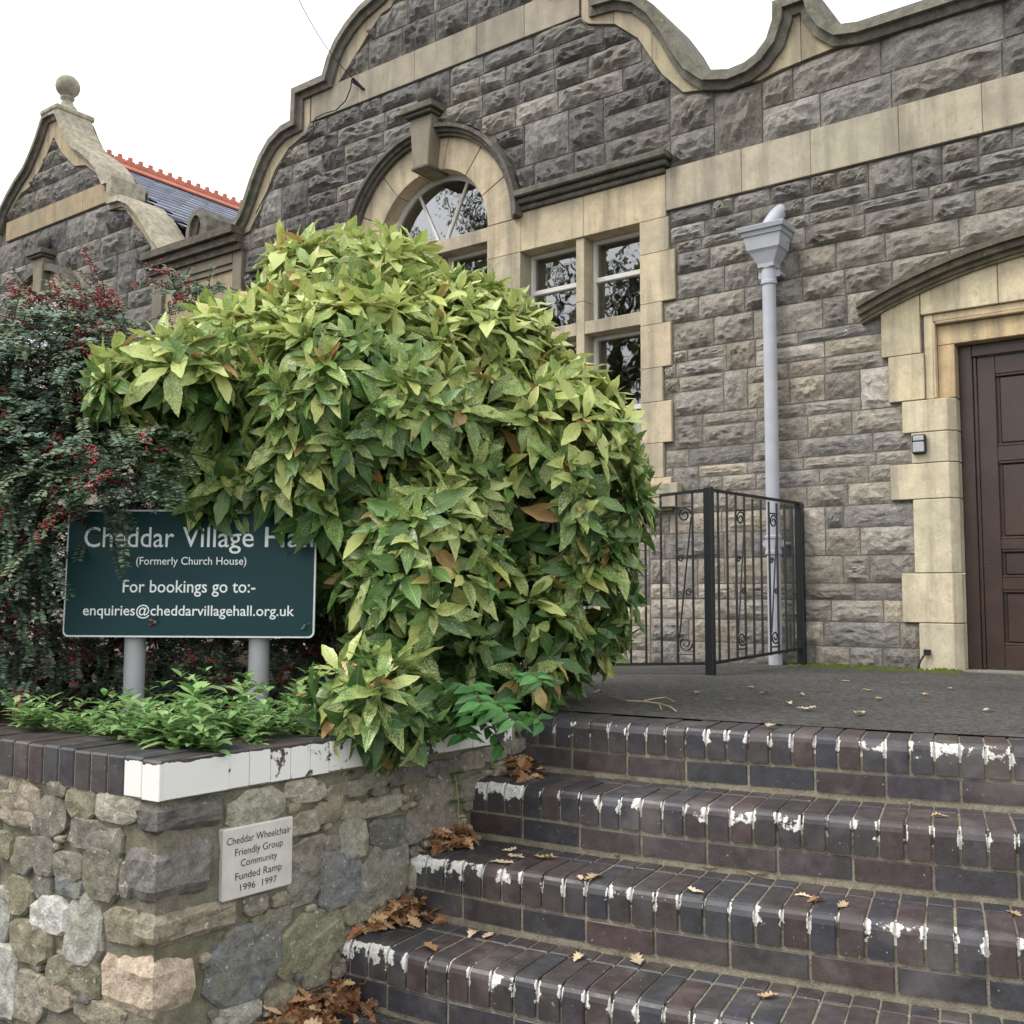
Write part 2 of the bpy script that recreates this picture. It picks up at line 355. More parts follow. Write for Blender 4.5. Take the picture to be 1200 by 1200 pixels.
# ------------------------------------------------------------------ brick steps
def profile_brick(name, w, prof, mat, bev=.003):
    # prof: (y,z) outline extruded across x, with a small arris on both ends
    b = MB(); n = len(prof); cy = sum(p[0] for p in prof)/n; cz = sum(p[1] for p in prof)/n
    def ring(x, ins):
        out = []
        for y, z in prof:
            dy, dz = cy-y, cz-z; L = math.hypot(dy, dz); out.append((x, y+dy/L*ins, z+dz/L*ins))
        return out
    b.add(ring(-w/2, bev)+ring(-w/2+bev, 0)+ring(w/2-bev, 0)+ring(w/2, bev),
          [tuple(range(n))]+[(r*n+i, r*n+(i+1) % n, (r+1)*n+(i+1) % n, (r+1)*n+i) for r in range(3) for i in range(n)]+[tuple(range(4*n-1, 3*n-1, -1))])
    me = b.mesh(name, mat, False); return me
bull = [(.0, -.105), (.0, -.028), (.003, -.015), (.010, -.006), (.022, -.001), (.034, 0), (.212, 0), (.215, -.003), (.215, -.105)]
NOSE = profile_brick('nosing_brick', .067, bull, BRICKP)
NOSE_CHIP = profile_brick('nosing_brick_worn', .066, [(.001, -.105), (.0, -.034), (.006, -.019), (.016, -.009), (.026, -.003), (.040, 0), (.212, -.001), (.215, -.004), (.215, -.105)], BRICKP)
HEAD = profile_brick('header_brick', .067, [(0, -.08), (0, -.003), (.003, 0), (.072, 0), (.075, -.003), (.075, -.08)], BRICK)
STR = profile_brick('riser_brick', .216, [(0, -.068), (0, -.003), (.003, 0), (.09, 0), (.09, -.068)], BRICK)
PAL = [lin(58, 56, 59), lin(55, 54, 58), lin(61, 56, 57), lin(66, 57, 57), lin(63, 58, 58), lin(66, 55, 54), lin(59, 54, 54), lin(60, 59, 62)]
rb = random.Random(11)
steps = empty('brick_steps', arc(R4+.4, A0[1]+.1, ZG), 'curved flight of dark engineering brick steps with flaking white edges', 'steps')
def arcM(R, a, z, rnd, amp=.0025):
    t = c2w((math.cos(a), math.sin(a), 0)); i = c2w((-math.sin(a), math.cos(a), 0)); p = arc(R, a, z+rnd.uniform(-amp, amp)) + i*rnd.uniform(-amp, amp)
    M = Matrix((t, i, Vector((0, 0, 1)))).transposed().to_4x4(); M.translation = p
    return M @ Matrix.Rotation(rnd.uniform(-.008, .008), 4, 'Z') @ Matrix.Rotation(rnd.uniform(-.006, .006), 4, 'Y')
NB = 33
for k in range(4):
    R = R4+k*TREAD; z = -k*DZ; da = SP/R; a0 = A0[k]; aL = a0-1.5*da; aR = a0+64*da
    b = MB(); na = 100; ring = []
    for i in range(na+1):
        a = aL-.002+(aR-aL+.004)*i/na
        ring += [arc(R-.0085, a, ZG if k == 3 else z-DZ-.02), arc(R-.0085, a, z-.062), arc(R-.010, a, z-.034), arc(R-.024, a, z-.011), arc(R-.048, a, z-.0055), arc(R-.34, a, z-.005)]
    for j in range(5):
        b.cur = 1 if j in (1, 2, 3) else 0; n0 = len(b.v)
        b.add([ring[i*6+j+q] for i in range(na+1) for q in (0, 1)], [(i*2, i*2+1, i*2+3, i*2+2) for i in range(na)])
    b.build('mortar_bed', [MORT, MORTP], steps)
    for i in range(-1, NB):
        a = a0+(i+.5)*da; c = jit(rb.choice(PAL), .11, rb)
        left = max(0, 1-(i+1)/5) if k > 0 else 0
        al = .4+rb.uniform(-.32, .20)+left*.6
        inst('brick', NOSE if rb.random() < .65 else NOSE_CHIP, steps, arcM(R, a, z, rb), c[:3]+(al,))
        if k > 0 and i < 29: inst('brick', HEAD, steps, arcM(R-.2235, a, z-.001, rb, .0015), jit(rb.choice(PAL), .16, rb))
    ext = MB()
    def put(me, M): ext.add([M @ v.co for v in me.vertices], [tuple(p.vertices) for p in me.polygons])
    for i in range(NB, 64):
        put(NOSE, arcM(R, a0+(i+.5)*da, z, rb))
        if k > 0: put(HEAD, arcM(R-.2235, a0+(i+.5)*da, z-.001, rb, .0015))
    if k > 0:
        for i in range(29, NB): put(HEAD, arcM(R-.2235, a0+(i+.5)*da, z-.001, rb, .0015))
    for i in range(12, 22): put(STR, arcM(R-.004, a0-da+(i*3+1.5)*da, z-.116, rb, .002))
    o = ext.build('brickwork', BRICK, steps, color=PAL[2], recalc=False); o['kind'] = 'stuff'
    for i in range(12):
        a = a0-da+(i*3+1.5)*da; inst('brick', STR, steps, arcM(R-.004, a, z-.116, rb, .002), jit(rb.choice(PAL[:6]), .16, rb))
# ------------------------------------------------------------------ planter wall
dA = (WE-WC).normalized(); dB = (WL-WC).normalized(); ZU = Vector((0, 0, 1))
nA = dA.cross(ZU).normalized(); nB = ZU.cross(dB).normalized()
if nA.dot(EYEP-WC) < 0: nA = -nA
if nB.dot(EYEP-WC) < 0: nB = -nB
ZC = .022
plant = empty('planter_wall', (WC.x, WC.y, ZG), 'low rubble stone planter wall with brick coping beside the steps', 'wall')
LA, LB = (WE-WC).length, 3.4
b = MB()     # lumpy mortar faces, the stones sit in them
def mface(p0, d, n, L, sgn):
    nu, nz = int(L*34), 26; vs_ = []
    for j in range(nz+1):
        for i in range(nu+1):
            u = L*i/nu; z = ZG-.05+(ZC-.10-ZG+.05)*j/nz
            q = p0+d*u+ZU*z; nn = mnoise.noise(q*9)*.010+mnoise.noise(q*31)*.004
            if i == 0: nn = 0
            vs_.append(q+n*(nn*1.9-.003))
    b.add(vs_, [(j*(nu+1)+i, j*(nu+1)+i+1, (j+1)*(nu+1)+i+1, (j+1)*(nu+1)+i) for j in range(nz) for i in range(nu)])
mface(WC, dA, nA, LA+.02, 1); mface(WC, dB, nB, LB, 1)
mo = b.build('mortar', PMORT, plant, smooth=True, recalc=False)
rs = random.Random(5)
def rubble(cx, cy, w_, h_, col, face, small=None):
    p0, d, n = (WC, dA, nA) if face == 'A' else (WC, dB, nB)
    P = onplane(cx, cy, p0, n); L = onplane(cx-w_/2, cy, p0, n); Rr = onplane(cx+w_/2, cy, p0, n); T = onplane(cx, cy-h_/2, p0, n); Bt = onplane(cx, cy+h_/2, p0, n)
    ru = (Rr-L).length/2; rz = abs(T.z-Bt.z)/2
    seed = Vector((rs.uniform(0, 50), rs.uniform(0, 50), rs.uniform(0, 50))); N = 16; J_ = .20
    cor = [(sx_*ru*(1.19+rs.uniform(-J_, .05)), sz_*rz*(1.19+rs.uniform(-J_, .05))) for sx_, sz_ in ((1, -1), (1, 1), (-1, 1), (-1, -1))]
    poly = []
    for i in range(4):
        (x0, y0), (xp, yp), (xn, yn) = cor[i], cor[i-1], cor[(i+1) % 4]; cut = rs.uniform(.10, .34)
        poly += [(x0+(xp-x0)*cut, y0+(yp-y0)*cut), (x0+(xn-x0)*cut*rs.uniform(.5, 1), y0+(yn-y0)*cut)]
    outl = []
    for i in range(8):
        (x0, y0), (x1, y1) = poly[i], poly[(i+1) % 8]; outl += [(x0, y0), ((x0+x1)/2*(1+rs.uniform(-.05, .04)), (y0+y1)/2*(1+rs.uniform(-.05, .04)))]
    b = MB(); vs_ = []; pr = rs.uniform(.010, .018)
    tx, tz = rs.uniform(-.05, .05), rs.uniform(-.05, .05)
    for ri, (s, dep) in enumerate(((1, -.03), (.99, .006), (.90, pr), (.5, 1.15*pr))):
        for u, v in outl:
            q = seed+Vector((u*s, v*s, 0))*22
            vs_.append((u*s, v*s, dep+(tx*u*s+tz*v*s if ri > 1 else 0)+(mnoise.noise(q)*.009 if ri > 0 else 0)))
    vs_.append((0, 0, 1.25*pr+mnoise.noise(seed)*.008))
    fs = [(r*N+i, r*N+(i+1) % N, (r+1)*N+(i+1) % N, (r+1)*N+i) for r in range(3) for i in range(N)]+[(3*N+i, 3*N+(i+1) % N, 4*N) for i in range(N)]
    b.add(vs_, fs); me = b.mesh('stone', RUB)
    M = Matrix((d if face == 'A' else -d, ZU, n)).transposed().to_4x4(); M.translation = P
    if M.to_3x3().determinant() < 0: M = M @ Matrix.Scale(-1, 4, (1, 0, 0))
    if small is None: inst('stone', me, plant, M, jit(col, .10, rs)); return
    small.cc = jit(col, .10, rs); small.add([M @ v.co for v in me.vertices], [tuple(p.vertices) for p in me.polygons]); bpy.data.meshes.remove(me)
GB, BF, OL, LG, BG, WG, DG, LC = lin(132, 127, 117), lin(150, 141, 123), lin(138, 134, 113), lin(162, 159, 151), lin(122, 123, 123), lin(192, 190, 184), lin(108, 106, 102), lin(162, 157, 141)
FB = [(70,385,140,110,BF),(20,350,50,44,GB),(70,472,120,58,BF),(180,472,95,125,GB),(290,420,104,105,OL),(420,440,130,105,LC),(410,560,64,100,GB),(25,570,52,95,OL),(86,610,72,125,GB),(160,612,74,130,GB),
      (320,535,130,105,GB),(246,640,104,90,GB),(368,675,116,180,GB),(152,720,60,85,GB),(72,745,92,130,OL),(245,716,88,64,BG),(182,812,120,120,WG),(18,810,52,180,LG),(300,872,124,220,LG),(436,852,116,118,OL),
      (112,910,138,150,OL),(262,1022,166,130,OL),(28,1050,64,230,WG),(112,1098,92,170,LC),(202,1092,110,110,BF),(350,1165,165,85,BF),(215,370,60,50,GB),(-60,470,110,150,GB),(-70,640,120,150,OL),(-75,820,120,170,GB),(-80,1020,120,190,LG),(450,690,36,120,GB)]
FA = [(900,432,190,112,LC),(1070,380,132,76,LC),(1175,385,62,54,BF),(1065,492,100,70,LC),(1152,455,92,74,BF),(1092,585,140,80,GB),(1060,702,130,150,GB),(1180,690,112,200,BG),(895,780,72,66,GB),(972,832,82,82,GB),
      (850,990,240,260,BG),(1092,900,196,196,OL),(1105,1032,90,62,OL),(985,1100,112,72,OL),(838,1165,150,84,LG),(985,760,60,50,BF),(1160,560,60,50,GB),(820,900,60,60,OL),
      (1245,370,88,62,GB),(1235,450,66,62,LC),(1335,430,140,62,LC),(1425,310,120,78,DG),(1240,545,86,130,LC),(1360,525,112,100,DG),(1448,505,70,110,GB),(1535,430,118,200,GB),(1225,690,66,160,BG),(1345,662,172,190,GB),(1265,800,120,74,OL),
      (1732,248,72,50,GB),(1655,275,82,60,GB),(1800,222,70,50,GB),(1320,330,100,66,GB),(1560,300,120,60,DG),(1660,370,110,80,GB),(1330,790,80,60,OL),(1250,900,100,80,GB)]
FILL = {'A': [], 'B': []}
for cx, cy, w_, h_, c in FB: FILL['B'].append((cx/3, 800+cy/3, w_/6, h_/6))
for cx, cy, w_, h_, c in FA: FILL['A'].append((cx/3, 800+cy/3, w_/6, h_/6))
FILL['A'] += [(297, 1006, 46, 52), (222, 960, 46, 26), (222, 1024, 34, 40), (225, 1090, 62, 26), (212, 1155, 22, 44), (222, 1230, 24, 34)]
FILL['B'] += [(182, 960, 20, 26), (172, 1024, 26, 40), (182, 1090, 18, 26), (156, 1156, 42, 44), (168, 1230, 30, 34)]
extra = []
for face, (xa, xb) in (('A', (215, 625)), ('B', (-640, 180))):
    for tr_ in range(1800):
        x = rs.uniform(xa, xb); y = rs.uniform(940, 1260) if face == 'B' else rs.uniform(940-(x-200)*.13, 1260)
        best = min(max(abs(x-q[0])-q[2], abs(y-q[1])-q[3]) for q in FILL[face])
        if best > 3.2:
            r_ = min(best*.95, 44 if x < -130 else 14); wx, wy = r_*rs.uniform(.9, 1.5), r_*rs.uniform(.8, 1.1); FILL[face].append((x, y, wx, wy)); extra.append((x, y, wx*2, wy*2, rs.choice([GB, BF, OL, LC, DG, GB]), face))
extra.sort(key=lambda q: -q[2]*q[3]*(1 if q[0] > -40 else .01)); packing = MB()
for n_, e_ in enumerate(extra): rubble(*e_, small=None if n_ < 215 else packing)
if packing.v: o = packing.build('packing_stones', RUBA, plant, recalc=False); o['kind'] = 'stuff'
for cx, cy, w_, h_, c in FB: rubble(cx/3, 800+cy/3, w_/3, h_/3, c, 'B')
for cx, cy, w_, h_, c in FA: rubble(cx/3, 800+cy/3, w_/3, h_/3, c, 'A')
def corner_stone(pxl, pxr, yt, yb, col):
    pl = onplane(pxl, (yt+yb)/2, WC, nB); pr = onplane(pxr, (yt+yb)/2, WC, nA); lb = (pl-WC).dot(dB); la = (pr-WC).dot(dA)
    d_ = ray(196, yt); zt = onplane(196, yt, WC, nA).z; zb = onplane(196, yb, WC, nA).z
    nrm = (nA+nB).normalized(); cols = []
    for s in (1, .85, .65, .45, .25, .1): cols.append((WC+dB*lb*s, nB))
    cols.append((WC, nrm*1.2))
    for s in (.1, .25, .45, .65, .85, 1): cols.append((WC+dA*la*s, nA))
    seed = Vector((rs.uniform(0, 40), 0, 0)); b = MB(); vs_ = []; rows = 8; nc = len(cols)
    for j in range(rows):
        tz = j/(rows-1); z = zb+(zt-zb)*tz
        for i, (p, n) in enumerate(cols):
            e = min(1, 4*min(tz, 1-tz))*min(1, min(i, nc-1-i)*1.0)
            vs_.append(Vector((p.x, p.y, z+.008*mnoise.noise(seed+p*7)))+n*(-.022+.036*e+.016*mnoise.noise(seed+Vector((p.x, p.y, z))*13)+.008*mnoise.noise(seed+Vector((p.x, p.y, z))*37)))
    b.add(vs_, [(j*nc+i, j*nc+i+1, (j+1)*nc+i+1, (j+1)*nc+i) for j in range(rows-1) for i in range(nc-1)])
    b.build('stone', RUB, plant, color=col)
for a_ in ((163, 267, 934, 985, DG), (147, 251, 985, 1064, lin(122, 118, 112)), (160, 285, 1064, 1114, BF), (115, 231, 1114, 1199, lin(192, 174, 154)), (140, 240, 1200, 1260, GB)): corner_stone(*a_)
# coping bricks on edge: street row ends at the corner with its long side showing on the steps face
COPEP = profile_brick('coping_brick_painted', .0735, [(-.0, -.107), (0, -.006), (.006, 0), (.212, 0), (.215, -.003), (.215, -.107)], BRICKC, .002)
COPE = profile_brick('coping_brick', .067, [(-.0, -.107), (0, -.006), (.006, 0), (.212, 0), (.215, -.003), (.215, -.107)], BRICK)
COPEEND = profile_brick('coping_corner_brick', .067, [(-.0, -.107), (0, -.006), (.006, 0), (.212, 0), (.215, -.003), (.215, -.107)], BRICKC)
OV = .016
def copeM(p0, d, n, u, rnd):
    t = -d if n.cross(-d).z*0 != 0 else d
    p = p0+d*u+n*OV+ZU*(ZC+rnd.uniform(-.002, .002)); i = -n; tt = i.cross(ZU)
    M = Matrix((tt, i, ZU)).transposed().to_4x4(); M.translation = p; return M @ Matrix.Rotation(rnd.uniform(-.01, .01), 4, 'Z')
for i in range(45):
    u = .0335-OV+i*SP; wht = i < 2
    inst('brick', COPEP if wht else COPE, plant, copeM(WC, dB, nB, u, rs), jit(rs.choice(PAL), .15, rs)[:3]+(1.0,))
for i in range(18):
    u = .215-OV+.012+.0335+i*SP
    if u > LA: break
    inst('brick', COPEP, plant, copeM(WC, dA, nA, u, rs), jit(rs.choice(PAL), .15, rs)[:3]+((.76 if i < 2 else .60),))
# painted end of the corner brick: long side of the last street-row brick, turned onto the steps face
SIDE = MB(); SIDE.box(0, .205, -.0022, .004, -.107, -.005); me = SIDE.mesh('paint_skin', BRICKC)
M = Matrix((dA, -nA, ZU)).transposed().to_4x4(); M.translation = WC+nA*(OV+.001)+ZU*ZC-dA*(-.002)
inst('paint_layer', me, plant, M, PAL[0][:3]+(1.0,))
b = MB()
pts = [WC+nA*(OV-.006)+nB*(OV-.006), WE+nA*(OV-.006), WE-nA*.20, WC+dA*.235+dB*.235, WC+dB*LB-nB*.20, WC+dB*LB+nB*(OV-.006)]
vb = [(p.x, p.y, ZC-.112) for p in pts]+[(p.x, p.y, ZC-.004) for p in pts]
b.add(vb, [(0, 1, 2, 3), (0, 3, 4, 5), (6, 7, 8, 9), (6, 9, 10, 11)]+[(i, (i+1) % 6, (i+1) % 6+6, i+6) for i in range(6)])
b.build('coping_mortar', MORT, plant)
# planting bed
b = MB(); bed = [WC+dA*.2+dB*.2, WE-nA*.15, Vector((-2.75, 4.3, 0)), Vector((-3.6, 5.6, 0)), Vector((-8, 6.3, 0)), WC+dB*5, ]
nb = 26; vs_ = []; cen = Vector((-3.2, 3.3, 0)); 
ringp = []
for i in range(len(bed)):
    for s in range(4): ringp.append(bed[i].lerp(bed[(i+1) % len(bed)], s/4))
n_ = len(ringp)
for k_ in (1, .75, .5, .25):
    for p in ringp:
        q = cen.lerp(p, k_); vs_.append((q.x, q.y, -.045+.04*mnoise.noise(q*3)+(.05 if k_ < 1 else 0)))
vs_.append((cen.x, cen.y, .02))
b.add(vs_, [(r*n_+i, r*n_+(i+1) % n_, (r+1)*n_+(i+1) % n_, (r+1)*n_+i) for r in range(3) for i in range(n_)]+[(3*n_+i, 3*n_+(i+1) % n_, 4*n_) for i in range(n_)])
struct(b.build('planting_bed', SOIL))

# ------------------------------------------------------------------ village hall
hall = empty('village_hall', (-5.7, FY, 0), 'dark stone hall with curved gables, arched window and brown door', 'building')
def poly_at(pts, x):
    for (x0, z0), (x1, z1) in zip(pts, pts[1:]):
        if x0 <= x <= x1: return z0+(z1-z0)*((x-x0)/(x1-x0) if x1 > x0 else 1)
    return pts[0][1] if x < pts[0][0] else pts[-1][1]
RG, LGX = -5.70, -11.92
hr = [(0, 6.75), (.20, 6.74), (.25, 6.45), (.33, 6.2), (.46, 6.02), (.62, 5.93), (.85, 5.86), (1.02, 5.76), (1.16, 5.64), (1.26, 5.50), (1.32, 5.35), (1.75, 5.345), (1.756, 5.03), (1.9, 5.015), (2.08, 4.93), (2.22, 4.79), (2.34, 4.60), (2.43, 4.42), (2.52, 4.27), (2.64, 4.16), (2.8, 4.115)]
hl = [(0, 6.42), (.17, 6.41), (.23, 6.33), (.32, 6.18), (.44, 6.02), (.6, 5.85), (.8, 5.73), (1.0, 5.58), (1.15, 5.44), (1.28, 5.24), (1.42, 5.235), (1.426, 4.98), (1.6, 4.97), (1.8, 4.88), (1.97, 4.74), (2.13, 4.56), (2.28, 4.38), (2.42, 4.25), (2.6, 4.15), (2.66, 4.135)]
U = [(-16.5, 4.13), (-14.6, 4.13)]+[(LGX-o, z) for o, z in hl[::-1]]+[(LGX+o, z) for o, z in hl[1:]]
arch_n = [(-9.07, 4.13), (-9.065, 4.26), (-9.03, 4.38), (-8.96, 4.46), (-8.88, 4.48), (-8.80, 4.45), (-8.74, 4.37), (-8.715, 4.26), (-8.71, 4.125)]
U += arch_n+[(RG-o, z) for o, z in hr[::-1]]+[(RG+o, z) for o, z in hr[1:]]
U += [(-2.78, 4.125), (-2.70, 4.16), (-2.62, 4.24), (-2.575, 4.36), (-2.57, 4.49), (-2.29, 4.495), (-2.26, 4.36), (-2.20, 4.25), (-2.12, 4.175), (-2.0, 4.15), (-1.2, 4.15), (-.4, 4.15), (.6, 4.15), (1.6, 4.15), (2.6, 4.15)]
sr = [(0, 6.4), (.2, 6.1), (.5, 5.76), (.62, 5.74), (1.17, 5.25), (1.55, 5.24), (1.552, 4.93), (1.62, 4.88), (1.85, 4.80), (2.05, 4.62), (2.25, 4.28), (2.42, 4.09), (2.8, 4.02)]
sl_ = [(0, 6.1), (.2, 5.85), (.5, 5.6), (.75, 5.55), (1.2, 5.24), (1.27, 4.99), (1.4, 4.86), (1.62, 4.80), (1.95, 4.48), (2.2, 4.2), (2.45, 4.06), (2.66, 4.05)]
S = [(-16.5, 4.05)]+[(LGX-o, z) for o, z in sl_[::-1]]+[(LGX+o, z) for o, z in sl_[1:]]+[(-9.0, 4.05)]+[(RG-o, z) for o, z in sr[::-1]]+[(RG+o, z) for o, z in sr[1:]]+[(-2.7, 4.0), (-2.55, 4.03), (-2.1, 4.07), (2.6, 4.07)]
Uz = lambda x: poly_at(U, x); Sz = lambda x: poly_at(S, x)
DC, AR = -.75, 3.1                                      # door centre, hood radius
hoodz = lambda x: 2.58-(AR-math.sqrt(max(0, AR*AR-(x-DC)**2)))
SPZ = 3.48                                              # arch springing
def archtop(x, r=.985):
    d = abs(x-RG); return SPZ+math.sqrt(r*r-d*d) if d < r else -9
# backing wall with openings
openings = [(-1.64, .14, -.2, 2.14)]
for c in (1, -1):
    for o0, o1 in ((.96, 1.48), (1.555, 2.05)):
        xs = sorted((RG+c*o0, RG+c*o1)); openings.append((xs[0]-.02, xs[1]+.02, 1.22, 3.22))
openings.append((RG-.64, RG+.64, 1.22, 3.48))
xs = sorted(set([x for x, _ in U]+[v for o in openings for v in o[:2]]+[RG+.64*math.cos(i*math.pi/14) for i in range(15)]+[-14+i*.4 for i in range(42)]))
b = MB()
for x0, x1 in zip(xs, xs[1:]):
    if x1-x0 < 1e-4: continue
    xm = (x0+x1)/2; cuts = [o for o in openings if o[0] <= xm <= o[1]]
    lo, segs = -1.2, []
    if abs(xm-RG) < .64:
        za = SPZ+math.sqrt(max(0, .64**2-(x0-RG)**2)); zb = SPZ+math.sqrt(max(0, .64**2-(x1-RG)**2)); segs = [((-1.2, -1.2), (1.22, 1.22)), ((za, zb), None)]
    elif cuts: segs = [((-1.2, -1.2), (cuts[0][2],)*2), ((cuts[0][3],)*2, None)]
    else: segs = [((-1.2, -1.2), None)]
    for (a0_, a1_), top in segs:
        t0, t1 = top if top else (Uz(x0+1e-5)-.04, Uz(x1-1e-5)-.04)
        for Y in (FY, FY+.38): b.quad((x0, Y, a0_), (x1, Y, a1_), (x1, Y, t1), (x0, Y, t0))
b.build('wall_core', WMORT, hall, recalc=False)
# rock faced stone prototypes, unit size
def rock_proto(seed, nx=11, nz=7):
    r = random.Random(seed); s = Vector((r.uniform(0, 90), r.uniform(0, 90), 0)); b = MB(); vs_ = []
    am = r.choice((.45, .7, .9, 1.1)); px, pz, sl0, sl1 = r.uniform(.3, .7), r.uniform(.3, .7), r.uniform(-.5, .5), r.uniform(-.6, .6)
    for j in range(nz+1):
        for i in range(nx+1):
            u, v = i/nx, j/nz; e = min(1, min(u, 1-u)*5.5)*min(1, min(v, 1-v)*4)
            q = s+Vector((u*2.6, 0, v*1.9)); rdg = 1-abs(mnoise.noise(q*1.15))*2
            h = e*(.55+am*(.38*rdg+.6*mnoise.noise(q*2.2)+.45*mnoise.noise(q*6.5))+sl0*(u-.5)*.7+sl1*(v-.5)*.9)
            ux = u+(mnoise.noise(q*3+Vector((9, 0, 0)))*.018 if 0 else 0)
            ju = mnoise.noise(s+Vector((v*5, 3 if u < .5 else 8, 0)))*.012 if i in (0, nx) else mnoise.noise(q*4)*.02
            jv = mnoise.noise(s+Vector((u*6, 13 if v < .5 else 18, 0)))*.03 if j in (0, nz) else mnoise.noise(q*4+Vector((5, 5, 5)))*.03
            vs_.append((u-.5+ju, -max(h, 0)-.12, v-.5+jv))
    fs = [(j*(nx+1)+i, j*(nx+1)+i+1, (j+1)*(nx+1)+i+1, (j+1)*(nx+1)+i) for j in range(nz) for i in range(nx)]
    rim = [i for i in range(nx+1)]+[j*(nx+1)+nx for j in range(1, nz+1)]+[nz*(nx+1)+i for i in range(nx-1, -1, -1)]+[j*(nx+1) for j in range(nz-1, 0, -1)]
    n0 = len(vs_); vs_ += [(vs_[i][0], .3, vs_[i][2]) for i in rim]
    for k_ in range(len(rim)): fs.append((rim[k_], n0+k_, n0+(k_+1) % len(rim), rim[(k_+1) % len(rim)]))
    b.add(vs_, fs); return b
PROTO = [rock_proto(100+i) for i in range(14)]; PME = [p.mesh('stone', ROCK) for p in PROTO]
rf = random.Random(21)
stones = []      # (x0,x1,z0,z1,color,clip)
def free(x0, x1, ex):
    iv = [(x0, x1)]
    for a, b_ in ex:
        iv = [q for p in iv for q in ((p[0], min(p[1], a)), (max(p[0], b_), p[1])) if q[1]-q[0] > .05]
    return iv
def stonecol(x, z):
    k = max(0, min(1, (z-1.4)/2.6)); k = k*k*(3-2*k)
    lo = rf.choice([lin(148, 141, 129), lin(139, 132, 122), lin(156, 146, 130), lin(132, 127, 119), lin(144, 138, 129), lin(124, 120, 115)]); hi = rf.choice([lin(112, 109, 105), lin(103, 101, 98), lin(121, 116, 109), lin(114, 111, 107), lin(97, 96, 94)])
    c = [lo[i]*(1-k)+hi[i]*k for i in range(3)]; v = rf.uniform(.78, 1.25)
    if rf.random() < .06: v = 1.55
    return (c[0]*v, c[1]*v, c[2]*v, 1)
QW = [(3.2, 3.66, -3.43), (2.95, 3.2, -3.41), (2.58, 2.95, -3.36), (2.42, 2.58, -3.47), (2.1, 2.42, -3.40), (1.85, 2.1, -3.47), (1.55, 1.85, -3.40), (1.3, 1.55, -3.47), (1.06, 1.3, -3.41)]
QD = [(1.66, 1.95, -1.88), (1.46, 1.66, -1.81), (1.27, 1.46, -1.76), (1.05, 1.27, -1.89), (.6, 1.05, -1.76), (.3, .6, -1.84), (-.1, .3, -1.745)]
def excl(z0, z1):
    e = []; zm = (z0+z1)/2
    for a, b_, xe in QW:
        if a-.02 <= zm <= b_+.02: e.append((2*RG-xe, xe))
    for a, b_, xe in QD:
        if a <= zm <= b_: e.append((xe, 2*DC-xe))
    if 1.95 <= zm:
        hz = z1
        if hoodz(-1.92)-.1 > z0: e.append((-1.92, 2*DC+1.92))
        elif z0 < 2.58:
            hw = math.sqrt(max(0, AR**2-(AR-2.58+z1)**2)) if z1 < 2.58 else 0
            if hw: e.append((DC-min(hw, 1.29), DC+min(hw, 1.29)))
    if SPZ-.2 < zm:
        d = z1-SPZ
        if d < .985: hw = math.sqrt(.985**2-max(0, d)**2); e.append((RG-hw, RG+hw))
    if z0 < 3.24 and zm < 4.05: e.append((-9.72, -8.2))
    elif zm < 4.0: e.append((-9.72, -8.2))
    return e
def fill(x0, x1, z0, z1, hmin, hmax, wmin, wmax, tall=.12):
    z = z0; rows = []
    while z < z1-.01:
        h = rf.uniform(hmin, hmax)
        if z1-z-h < hmin*.8: h = z1-z
        rows.append((z, z+h)); z += h
    reserved = {}
    for ri, (a, b_) in enumerate(rows):
        for p, q in free(x0, x1, excl(a, b_)+reserved.get(ri, [])):
            x = p; first = True
            while x < q-.02:
                w_ = rf.uniform(wmin, wmax)
                if first: w_ *= rf.uniform(.5, 1)
                first = False
                if q-x-w_ < wmin*.7: w_ = q-x
                w_ = min(w_, q-x)
                top = b_
                if rf.random() < tall and ri+1 < len(rows) and w_ > wmin*1.1 and w_ < wmin*1.7:
                    c, d = rows[ri+1]; ok = any(f0 <= x+.001 and x+w_-.001 <= f1 for f0, f1 in free(x0, x1, excl(c, d)+reserved.get(ri+1, [])))
                    if ok: reserved.setdefault(ri+1, []).append((x, x+w_)); top = d
                stones.append((x, x+w_, a, top)); x += w_
fill(-3.6, 1.2, -.12, 3.24, .08, .20, .16, .50, .24)
fill(-9.72, -3.6, -.3, 1.06, .14, .24, .3, .55, .1)
fill(-9.0, -6.0, 1.06, 3.66, .17, .27, .3, .6, .1)
fill(-9.0, -3.40, 3.67, 4.98, .15, .27, .26, .62, .22)
fill(-3.40, 1.2, 3.55, 4.10, .15, .28, .28, .75, .3)
fill(-7.2, -4.2, 5.27, 6.4, .2, .28, .3, .6, .1)
fill(-14.4, -9.0, -.3, 4.97, .2, .29, .32, .62, .15)
fill(-13.4, -10.2, 5.25, 6.2, .2, .28, .3, .5, .1)
vis = []
J = .0045
